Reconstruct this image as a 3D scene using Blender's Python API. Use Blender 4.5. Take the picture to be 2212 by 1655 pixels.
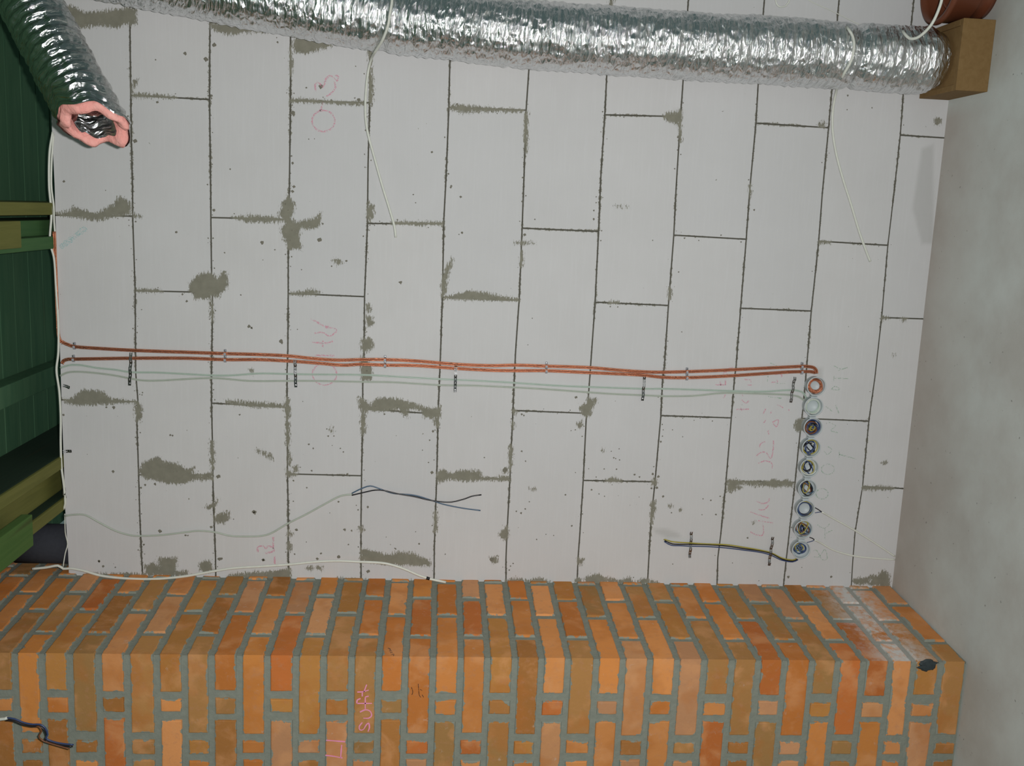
import bpy, math, random
import numpy as np
from mathutils import Vector, Matrix, noise as mn
PI = math.pi
random.seed(7)
rng = np.random.default_rng(11)
for o in list(bpy.data.objects): bpy.data.objects.remove(o)
scene = bpy.context.scene
COL = scene.collection

# ------------------------------------------------------------------ camera (solved from the block courses; picture left is up)
W, H, F = 2212, 1655, 2111.7
CAMP = np.array([0.2178, -3.1436, 1.6103])
R = np.array([[0.04366297, -0.07017196, -0.99657887],
              [0.98419418, 0.17438642, 0.03084132],
              [0.17162562, -0.98217375, 0.07667706]])      # rows: camera right, up, back
cam = bpy.data.cameras.new('camera'); camo = bpy.data.objects.new('camera', cam); COL.objects.link(camo)
M = Matrix.Identity(4)
for i in range(3):
    for j in range(3): M[j][i] = R[i][j]
    M[i][3] = CAMP[i]
camo.matrix_world = M
cam.sensor_fit = 'HORIZONTAL'; cam.sensor_width = 36; cam.lens = F/W*36; cam.clip_start = .05
scene.camera = camo
# ------------------------------------------------------------------ light: the camera flash in an otherwise dark house
w = bpy.data.worlds.new('world'); scene.world = w; w.use_nodes = True
w.node_tree.nodes['Background'].inputs[0].default_value = (.55, .8, .78, 1)
w.node_tree.nodes['Background'].inputs[1].default_value = .13
fl = bpy.data.lights.new('camera_flash', 'AREA'); fl.shape = 'RECTANGLE'; fl.size = .035; fl.size_y = .02; fl.energy = 64
fl.color = (1, .985, .97)
flo = bpy.data.objects.new('camera_flash', fl); COL.objects.link(flo)
FM = M.copy()
off = M.to_3x3() @ Vector((.055, .022, -.03))
FM.translation = Vector(CAMP) + off
flo.matrix_world = FM
v = scene.view_settings
v.view_transform = 'Standard'; v.look = 'None'; v.gamma = 1; v.exposure = 0; v.use_curve_mapping = False

# ------------------------------------------------------------------ picture -> place
def ray(u, v_):
    d = np.array([(u-W/2)/F, -(v_-H/2)/F, -1.0]) @ R
    return d
def at(u, v_, ax=1, val=0.0):
    d = ray(u, v_); t = (val-CAMP[ax])/d[ax]
    return CAMP + t*d
def P(u, v_, y=0.0):
    return Vector(at(u, v_, 1, y))

# ------------------------------------------------------------------ mesh helpers
class MB:
    def __init__(s): s.v = []; s.f = []; s.m = []; s.a = {}
    def add(s, vs, fs, mi=0, **attrs):
        b = len(s.v); s.v.extend([tuple(q) for q in vs]); s.f.extend([tuple(i+b for i in q) for q in fs]); s.m.extend([mi]*len(fs))
        for k, val in attrs.items():
            s.a.setdefault(k, []).append((b, np.asarray(val, dtype=float)))
    def box(s, c, d, mi=0, rot=None, bev=0.0):
        c = Vector(c); hx, hy, hz = [q/2 for q in d]
        if bev <= 0:
            vs = [Vector((x, y, z)) for x in (-hx, hx) for y in (-hy, hy) for z in (-hz, hz)]
            fs = [(0,1,3,2),(4,6,7,5),(0,4,5,1),(2,3,7,6),(0,2,6,4),(1,5,7,3)]
        else:
            import bmesh
            bm = bmesh.new(); bmesh.ops.create_cube(bm, size=1)
            for q in bm.verts: q.co = Vector((q.co.x*d[0], q.co.y*d[1], q.co.z*d[2]))
            bmesh.ops.bevel(bm, geom=bm.edges[:], offset=bev, segments=2, affect='EDGES', profile=.5)
            bm.verts.index_update()
            vs = [q.co.copy() for q in bm.verts]; fs = [[q.index for q in f.verts] for f in bm.faces]; bm.free()
        if rot is not None: vs = [rot @ q for q in vs]
        s.add([c+q for q in vs], fs, mi)
    def build(s, name, mats, parent=None, smooth=False):
        me = bpy.data.meshes.new(name); me.from_pydata(s.v, [], s.f)
        if not isinstance(mats, (list, tuple)): mats = [mats]
        for q in mats: me.materials.append(q)
        if len(mats) > 1: me.polygons.foreach_set('material_index', s.m)
        if smooth: me.polygons.foreach_set('use_smooth', [True]*len(s.f))
        n = len(s.v)
        for k, lst in s.a.items():
            dim = lst[0][1].ndim
            if dim == 1:
                arr = np.zeros(n)
                for b, val in lst: arr[b:b+len(val)] = val
                at_ = me.attributes.new(k, 'FLOAT', 'POINT'); at_.data.foreach_set('value', arr.astype(np.float32))
            else:
                arr = np.zeros((n, 3))
                for b, val in lst: arr[b:b+len(val)] = val
                at_ = me.attributes.new(k, 'FLOAT_VECTOR', 'POINT'); at_.data.foreach_set('vector', arr.astype(np.float32).ravel())
        me.update()
        o = bpy.data.objects.new(name, me); COL.objects.link(o)
        if parent: o.parent = parent
        return o
def tag(o, label=None, cat=None, group=None, kind=None):
    if label: o['label'] = label
    if cat: o['category'] = cat
    if group: o['group'] = group
    if kind: o['kind'] = kind
    return o
def empty(name, loc=(0,0,0)):
    o = bpy.data.objects.new(name, None); o.location = loc; o.empty_display_size = .05; COL.objects.link(o); return o
def adopt(parent, child):          # parent keeps its place, child keeps its own
    child.parent = parent; child.matrix_parent_inverse = Matrix.Translation(-parent.location)
    return child
def smooth_path(pts, step=.008):
    pts = [Vector(q) for q in pts]
    if len(pts) < 3:
        out = pts
    else:
        ext = [2*pts[0]-pts[1]] + pts + [2*pts[-1]-pts[-2]]
        out = []
        for i in range(1, len(ext)-2):
            a, b, c, d = ext[i-1:i+3]
            n = max(2, int((c-b).length/step))
            for k in range(n):
                t = k/n
                out.append(.5*((2*b)+(c-a)*t+(2*a-5*b+4*c-d)*t*t+(3*b-a-3*c+d)*t**3))
        out.append(pts[-1])
    return out
def frames(path):
    n = len(path); T = []
    for i in range(n):
        a = path[max(0, i-1)]; b = path[min(n-1, i+1)]
        t = (b-a); T.append(t.normalized() if t.length > 1e-9 else Vector((0,0,1)))
    up = Vector((0,1,0)) if abs(T[0].y) < .9 else Vector((1,0,0))
    N = [(up - T[0]*up.dot(T[0])).normalized()]
    for i in range(1, n):
        q = N[-1] - T[i]*N[-1].dot(T[i])
        N.append(q.normalized() if q.length > 1e-6 else N[-1])
    return T, N, [T[i].cross(N[i]) for i in range(n)]
def tube(mb, pts, r, sides=8, mi=0, step=.008, smooth=True, rfun=None):
    path = smooth_path(pts, step) if smooth else [Vector(q) for q in pts]
    T, N, Bn = frames(path); vs = []; fs = []; tv = []
    L = 0
    for i, c in enumerate(path):
        if i: L += (path[i]-path[i-1]).length
        for k in range(sides):
            a = 2*PI*k/sides
            rr = r if rfun is None else rfun(i/(len(path)-1), a, L)
            vs.append(c + (N[i]*math.cos(a)+Bn[i]*math.sin(a))*rr)
            tv.append((math.cos(a)*r, math.sin(a)*r, L))
    for i in range(len(path)-1):
        for k in range(sides):
            a = i*sides+k; b = i*sides+(k+1) % sides
            fs.append((a, b, b+sides, a+sides))
    n = len(vs)
    fs.append(tuple(reversed(range(sides)))); fs.append(tuple(range(n-sides, n)))
    mb.add(vs, fs, mi, tuv=tv)
    return path
def wire(name, pts, r, mat, parent=None, sides=8, step=.008):
    mb = MB(); tube(mb, pts, r, sides, step=step)
    o = mb.build(name, mat, None, True)
    if parent: adopt(parent, o)
    return o
def lathe(mb, prof, c, axis='Y', n=40, mi=0):
    vs = []; fs = []
    for (r, h) in prof:
        for k in range(n):
            a = 2*PI*k/n
            if axis == 'Y': vs.append(Vector(c)+Vector((r*math.cos(a), h, r*math.sin(a))))
            else: vs.append(Vector(c)+Vector((r*math.cos(a), r*math.sin(a), h)))
    for i in range(len(prof)-1):
        for k in range(n):
            a = i*n+k; b = i*n+(k+1) % n
            fs.append((a, b, b+n, a+n))
    mb.add(vs, fs, mi)

# ------------------------------------------------------------------ materials
def s2l(c): return tuple(((q/255)/12.92 if q/255 <= .04045 else ((q/255+.055)/1.055)**2.4) for q in c)
class NT:
    def __init__(s, name):
        s.m = bpy.data.materials.new(name); s.m.use_nodes = True; s.t = s.m.node_tree; s.b = s.t.nodes['Principled BSDF']
    def n(s, t, **k):
        q = s.t.nodes.new(t)
        for a, b in k.items(): setattr(q, a, b)
        return q
    def l(s, a, b): s.t.links.new(a, b)
    def val(s, node, i, x):
        if hasattr(x, 'links') or isinstance(x, bpy.types.NodeSocket): s.l(x, node.inputs[i])
        else: node.inputs[i].default_value = x
    def math(s, op, a, b=0.0, clamp=False):
        q = s.n('ShaderNodeMath', operation=op); q.use_clamp = clamp; s.val(q, 0, a); s.val(q, 1, b); return q.outputs[0]
    def noise(s, scale, vec=None, detail=4, rough=.6, sc=None, dist=0):
        q = s.n('ShaderNodeTexNoise'); q.inputs['Scale'].default_value = scale; q.inputs['Detail'].default_value = detail
        q.inputs['Roughness'].default_value = rough; q.inputs['Distortion'].default_value = dist
        if vec is None: vec = s.obj()
        if sc:
            mp = s.n('ShaderNodeMapping'); mp.inputs['Scale'].default_value = sc; s.l(vec, mp.inputs['Vector']); vec = mp.outputs[0]
        s.l(vec, q.inputs['Vector']); return q.outputs['Fac']
    def obj(s):
        if not hasattr(s, '_o'): s._o = s.n('ShaderNodeTexCoord').outputs['Object']
        return s._o
    def attr(s, name, vec=False):
        q = s.n('ShaderNodeAttribute'); q.attribute_name = name; return q.outputs['Vector' if vec else 'Fac']
    def mix(s, f, a, b):
        q = s.n('ShaderNodeMix', data_type='RGBA'); s.val(q, 0, f)
        for i, x in ((6, a), (7, b)):
            if isinstance(x, bpy.types.NodeSocket): s.l(x, q.inputs[i])
            else: q.inputs[i].default_value = (*x, 1)
        return q.outputs[2]
    def ramp(s, f, a, b):          # smooth 0..1 between a and b
        q = s.n('ShaderNodeMapRange'); q.interpolation_type = 'SMOOTHSTEP'; s.val(q, 0, f); s.val(q, 1, a); s.val(q, 2, b); return q.outputs[0]
    def bump(s, h, strength=.5, dist=.002, nrm=None):
        q = s.n('ShaderNodeBump'); q.inputs['Strength'].default_value = strength; q.inputs['Distance'].default_value = dist
        s.l(h, q.inputs['Height'])
        if nrm is not None: s.l(nrm, q.inputs['Normal'])
        return q.outputs[0]
    def fin(s, col=None, rough=.8, metal=0, nrm=None, spec=.3):
        if col is not None:
            if isinstance(col, bpy.types.NodeSocket): s.l(col, s.b.inputs['Base Color'])
            else: s.b.inputs['Base Color'].default_value = (*col, 1)
        s.val(s.b, 'Roughness', rough) if not isinstance(rough, bpy.types.NodeSocket) else s.l(rough, s.b.inputs['Roughness'])
        s.b.inputs['Metallic'].default_value = metal; s.b.inputs['Specular IOR Level'].default_value = spec
        if nrm is not None: s.l(nrm, s.b.inputs['Normal'])
        return s.m
def plain(name, rgb, rough=.5, metal=0, spec=.4, nz=0.12, nscale=60, bump=0):
    t = NT(name); c = s2l(rgb); f = t.noise(nscale)
    col = t.mix(f, tuple(q*(1-nz) for q in c), tuple(min(1, q*(1+nz)) for q in c))
    return t.fin(col, rough, metal, t.bump(f, bump, .001) if bump else None, spec)

# aerated concrete blocks with thin mortar; 'md' is the distance to the nearest joint or smear (negative inside it)
t = NT('aerated_concrete_blockwork')
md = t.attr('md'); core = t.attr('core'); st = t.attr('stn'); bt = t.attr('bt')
teeth = t.noise(1, sc=(62, 62, 230), detail=5, rough=.75)
fine = t.noise(420, detail=3)
amp = t.math('MULTIPLY', t.math('SUBTRACT', teeth, .53), .062)
amp = t.math('ADD', amp, t.math('MULTIPLY', t.math('SUBTRACT', fine, .5), .012))
mask = t.ramp(t.math('ADD', md, amp), .0008, -.0008)
lowf = t.ramp(t.noise(5, detail=2), .40, .66)
thr = t.math('MULTIPLY', t.math('SUBTRACT', t.noise(85, detail=6, rough=.8), .44), t.math('ADD', .010, t.math('MULTIPLY', lowf, .030)))
cmask = t.ramp(t.math('SUBTRACT', core, t.math('MAXIMUM', thr, .0011)), .0008, -.0008)
mask = t.math('MAXIMUM', mask, cmask)
spk = t.math('MULTIPLY', t.ramp(t.noise(70, detail=2, rough=.5), .745, .76), t.ramp(t.noise(4, detail=2), .46, .6))
mask = t.math('MAXIMUM', mask, spk)
big = t.noise(3.5, detail=5); ridg = t.noise(1, sc=(6, 6, 130), detail=3)
base = t.mix(big, s2l((192, 191, 190)), s2l((207, 206, 206)))
base = t.mix(t.math('MULTIPLY', t.ramp(ridg, .45, .75), .2), base, s2l((212, 212, 213)))
base = t.mix(t.math('MULTIPLY', bt, .35), base, s2l((188, 189, 191)))
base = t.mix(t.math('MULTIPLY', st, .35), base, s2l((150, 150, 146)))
mort = t.mix(t.noise(38, detail=5), s2l((114, 112, 100)), s2l((144, 142, 128)))
dk_ = t.math('MULTIPLY', t.ramp(core, .0016, .0010), t.ramp(md, .0, .010))
mort = t.mix(t.math('MULTIPLY', dk_, .7), mort, s2l((78, 76, 70)))
col = t.mix(mask, base, mort)
hb = t.math('ADD', t.math('MULTIPLY', mask, .5), t.math('ADD', t.math('MULTIPLY', fine, .25), t.math('MULTIPLY', ridg, .25)))
MAT_BLOCK = t.fin(col, .93, 0, t.bump(hb, .35, .0015), .15)

MAT_SPLASH = plain('grey_mortar_splash', (120, 117, 106), .95, 0, .1, .12, 90)
# old brick; 'ed' distance from the brick's edge, 'bc' its own colour
t = NT('handmade_clay_brick')
ed = t.attr('ed'); bc = t.attr('bc', True); ds = t.attr('dust')
n1 = t.noise(11, detail=5, rough=.55, dist=.35); n2 = t.noise(45, detail=5, rough=.7); n3 = t.noise(7, detail=3)
c1 = t.mix(t.math('MULTIPLY', t.ramp(n1, .48, .68), .5), bc, s2l((220, 158, 108)))
c1 = t.mix(t.math('MULTIPLY', t.ramp(n3, .52, .36), .45), c1, s2l((184, 112, 52)))
c1 = t.mix(t.math('MULTIPLY', t.ramp(n2, .52, .7), .4), c1, s2l((184, 132, 100)))
c1 = t.mix(t.math('MULTIPLY', t.ramp(t.noise(26, detail=6, rough=.75), .62, .7), .35), c1, s2l((205, 185, 170)))
dm = t.math('MULTIPLY', ds, t.ramp(t.math('ADD', t.math('MULTIPLY', n2, .5), t.math('MULTIPLY', n3, .5)), .38, .62))
mm = t.ramp(t.math('ADD', ed, t.math('MULTIPLY', t.math('SUBTRACT', t.noise(24, detail=6, rough=.68), .55), .040)), .0006, -.0006)
mo = t.mix(t.noise(50, detail=5), s2l((128, 132, 122)), s2l((150, 153, 141)))
c1 = t.mix(mm, c1, mo)
c1 = t.mix(t.math('MULTIPLY', dm, .92), c1, s2l((214, 210, 206)))
MAT_BRICK = t.fin(c1, .85, 0, t.bump(t.math('ADD', n2, t.math('MULTIPLY', mm, .4)), .45, .0025), .2)
t = NT('lime_mortar'); ds = t.attr('dust')
mo = t.mix(t.noise(50, detail=5), s2l((122, 126, 116)), s2l((148, 151, 139)))
mo = t.mix(t.math('MULTIPLY', ds, .6), mo, s2l((195, 192, 188)))
MAT_MORTAR = t.fin(mo, .95, 0, t.bump(t.noise(90, detail=5), .6, .003), .1)

t = NT('grey_screed')
a = t.noise(2.2, detail=6, rough=.6); b = t.noise(14, detail=5, rough=.7); c = t.noise(120, detail=3)
col = t.mix(t.ramp(a, .3, .7), s2l((178, 176, 170)), s2l((198, 203, 199)))
col = t.mix(t.math('MULTIPLY', t.ramp(b, .5, .75), .25), col, s2l((196, 194, 190)))
col = t.mix(t.math('MULTIPLY', t.ramp(t.noise(55, detail=1), .74, .78), .6), col, s2l((95, 92, 86)))
col = t.mix(t.math('MULTIPLY', t.attr('near'), .45), col, s2l((172, 154, 144)))
MAT_FLOOR = t.fin(col, .85, 0, t.bump(t.math('ADD', b, t.math('MULTIPLY', c, .3)), .3, .002), .25)

def foil(name, wr=1.0, tint=(.90, .91, .92)):
    t = NT(name); uv = t.attr('tuv', True)
    a = t.noise(1, uv, sc=(22, 22, 120), detail=5, rough=.62, dist=.8)
    b = t.noise(95, uv, detail=5, rough=.65, dist=1.2)
    c = t.noise(1, uv, sc=(9, 9, 34), detail=3)
    vo = t.n('ShaderNodeTexVoronoi', feature='DISTANCE_TO_EDGE'); vo.inputs['Scale'].default_value = 1
    mp = t.n('ShaderNodeMapping'); mp.inputs['Scale'].default_value = (30, 30, 75); t.l(uv, mp.inputs['Vector']); t.l(mp.outputs[0], vo.inputs['Vector'])
    h = t.math('ADD', t.math('MULTIPLY', a, 1.0), t.math('MULTIPLY', b, .22))
    h = t.math('ADD', h, t.math('MULTIPLY', t.ramp(vo.outputs['Distance'], 0, .25), -.35))
    h = t.math('ADD', h, c)
    return t.fin(t.mix(b, tuple(q*.8 for q in tint), tint), t.math('ADD', .05, t.math('MULTIPLY', c, .17)), 1, t.bump(h, .9*wr, .0042), .5)
MAT_FOIL = foil('crinkled_aluminium_foil')
MAT_FOIL2 = foil('dull_aluminium_foil', .8, (.66, .67, .66))
t = NT('pink_glass_wool')
a = t.noise(22, detail=6, rough=.7)
MAT_WOOL = t.fin(t.mix(a, s2l((214, 116, 108)), s2l((246, 196, 186))), 1, 0, t.bump(t.noise(120, detail=4), .8, .004), .05)

def wood(name, c0, c1, axis=(4, 60, 60), knots=(60, 50, 30)):
    t = NT(name)
    g = t.noise(1, sc=axis, detail=6, rough=.6, dist=.6); k = t.noise(1, sc=tuple(min(14, q/3) for q in axis), detail=2); m_ = t.noise(3, detail=3)
    col = t.mix(g, s2l(c0), s2l(c1)); col = t.mix(t.math('MULTIPLY', m_, .5), col, s2l(c0))
    col = t.mix(t.math('MULTIPLY', t.ramp(k, .68, .8), .7), col, s2l(knots))
    return t.fin(col, .8, 0, t.bump(g, .3, .001), .2)
MAT_DECK = wood('green_impregnated_boards', (44, 84, 62), (94, 126, 94), (3, 28, 28), (40, 46, 30))
MAT_JOIST = wood('olive_impregnated_timber', (88, 92, 44), (134, 132, 72), (60, 3, 60))
MAT_JOISTG = wood('green_impregnated_timber', (50, 88, 52), (88, 122, 74), (60, 3, 60))
MAT_DARKT = wood('dark_green_timber', (26, 44, 34), (46, 62, 46), (60, 3, 60))
MAT_LIME = wood('bright_green_timber', (62, 96, 44), (96, 122, 66), (60, 3, 60))
MAT_BOX = wood('ochre_particle_board', (112, 86, 50), (144, 118, 80), (60, 60, 60), (90, 66, 30))
MAT_PIPE = plain('orange_brown_plastic', (104, 58, 38), .4, 0, .45, .2, 20)
MAT_BLACKPIPE = plain('black_foam', (58, 60, 66), .95, 0, .1, .2, 80)
MAT_WHITE = plain('white_cable_sheath', (214, 216, 206), .45)
MAT_CREAM = plain('cream_cable_sheath', (208, 210, 200), .5)
MAT_PALE = plain('pale_green_cable_sheath', (176, 192, 180), .35, 0, .5)
MAT_THIN = plain('thin_grey_green_sheath', (176, 184, 172), .4)
MAT_BLACK = plain('black_insulation', (24, 24, 30), .35, 0, .5)
MAT_BLUE = plain('blue_insulation', (52, 70, 112), .35, 0, .5)
MAT_LBLUE = plain('light_blue_insulation', (70, 96, 120), .35, 0, .5)
MAT_YELLOW = plain('yellow_green_insulation', (164, 152, 62), .4, 0, .5)
MAT_BROWN = plain('brown_insulation', (120, 72, 40), .4, 0, .5)
t = NT('stranded_copper'); uv = t.attr('tuv', True)
h = t.noise(1, uv, sc=(700, 700, 260), detail=3)
MAT_COPPER = t.fin(t.mix(h, s2l((158, 84, 56)), s2l((240, 168, 132))), .27, .9, t.bump(h, .9, .002), .5)
MAT_STEEL = plain('galvanised_strap', (150, 150, 150), .28, 1, .5, .25, 300, .4)
MAT_PLASTIC = plain('grey_white_plastic', (188, 196, 198), .45, 0, .4, .05)
MAT_CLIP = plain('grey_clip_plastic', (158, 160, 166), .5)
def chalk(name, rgb, thr):
    t = NT(name); f = t.ramp(t.noise(330, detail=4, rough=.7), thr+.05, thr-.05)
    t.val(t.b, 'Alpha', f); t.b.inputs['Base Color'].default_value = (*s2l(rgb), 1)
    return t.fin(None, 1, 0, None, .05)
MAT_PINK = chalk('pink_chalk', (214, 156, 172), .46)
MAT_PINKB = chalk('bright_pink_chalk', (236, 150, 186), .74)
MAT_GREEN = chalk('green_chalk', (150, 180, 156), .43)
MAT_CYAN = chalk('cyan_chalk', (160, 200, 200), .42)
MAT_DARKMARK = chalk('charcoal_mark', (64, 50, 44), .55)

# ------------------------------------------------------------------ the block wall
LJ = {
0:[(113,300),(118,400),(120,470),(124,600),(128,700),(131,800),(134,900),(138,1000),(141,1100),(146,1180),(152,1245)],
1:[(280,15),(283.5,304),(286,400),(286.7,476),(291.8,628),(293,806),(298,868),(295.6,914),(299,1016),(302,1117),(305.7,1206),(308,1245)],
2:[(453.4,43),(452.4,216),(455,406),(455.4,476),(456.7,578),(459,654),(456.7,806),(456.7,871),(458.7,952),(460.5,1079),(465.5,1206),(466,1240)],
3:[(627.5,76),(627.5,218),(625,406),(622.5,476),(622.5,628),(621.7,755),(620,800),(620,876),(620.7,952),(621,1026),(622.5,1117),(622.5,1206),(624,1243)],
4:[(798.8,109),(798.8,218),(795,355),(793.7,484),(790,578),(787.4,641),(786,780),(783.5,825),(783.5,889),(781,1028),(779.7,1130),(779.7,1206),(780,1250)],
5:[(972,127),(968.7,254),(963.7,380),(958.6,476),(956,628),(951,780),(947,876),(943.4,1028),(938.3,1180),(937.5,1252)],
6:[(1149.8,2),(1142.7,147),(1135.8,248.6),(1132,380),(1128,489),(1121.9,641),(1114,755),(1111.7,800),(1107.9,889),(1101.6,1033),(1095,1155),(1093,1206),(1093,1257)],
7:[(1319.8,7.6),(1310.9,158.6),(1306.5,248.6),(1298,380),(1293,501),(1285.5,654),(1276.6,780),(1271.5,851),(1266.5,901),(1260,1036),(1252.5,1155),(1248.7,1206),(1246.5,1260)],
8:[(1486,15),(1475.8,172.5),(1470.7,243.6),(1460.6,406),(1455.5,509),(1444,659),(1435,793),(1431,825),(1427.6,899),(1414.9,1041),(1406,1130),(1401.7,1206),(1398.6,1263)],
9:[(1649,27),(1638,180),(1633,266),(1620,406),(1612,517),(1600,666),(1590,793),(1587,813),(1580,901),(1568,1044),(1557,1155),(1550.6,1206),(1549,1263)],
10:[(1810,27),(1798,185),(1790,276),(1776.5,417),(1768.5,523),(1752.5,673),(1743,788),(1735,880),(1725.7,960.6),(1717.7,1041),(1707,1134.5),(1697.6,1217),(1693,1260)],
11:[(1970.6,35),(1951.8,199),(1945,291.7),(1931.7,415),(1918,531),(1905,683.6),(1890,817),(1877,910),(1863.5,1051.5),(1847.5,1148),(1842,1217),(1839.6,1260)]}
HJ = {0:[((150,38),(283,45)),((120,465),(286,467)),((134,864),(296,868))],
1:[((285,206),(452,215)),((292,628),(459,632)),((300,1026),(460,1026))],
2:[((453,48),(627,56)),((455,470),(623,474)),((457,871),(620,880))],
3:[((627,217),(798,222)),((622,634),(787,641)),((621,1024),(781,1028))],
4:[((794,483),(958,483)),((783,883),(946,895))],
5:[((970,232),(1136,238)),((956,642),(1121,649)),((943,1030),(1101,1035))],
6:[((1128,493),(1293,500)),((1108,887),(1266,893))],
7:[((1306,248),(1470,252)),((1285,653),(1444,660)),((1260,1038),(1415,1041))],
8:[((1455,508),(1612,517)),((1428,898),(1580,903))],
9:[((1633,266),(1790,276)),((1600,666),(1752,672)),((1568,1040),(1718,1042))],
10:[((1768,521),(1918,530)),((1735,904),(1877,910))],
11:[((1945,292),(2037,298)),((1905,686),(1996,689)),((1863,1051),(1948,1056))]}
lines = []
for k in range(12):
    q = np.array([at(*a)[[0, 2]] for a in LJ[k]]); q = q[np.argsort(q[:, 0])]; lines.append(q)
def lz(k, x):
    if k == 12: return np.full_like(np.asarray(x, float), -.03)
    q = lines[k]; return np.interp(x, q[:, 0], q[:, 1])
XL, XR = -1.035, 1.55
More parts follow.
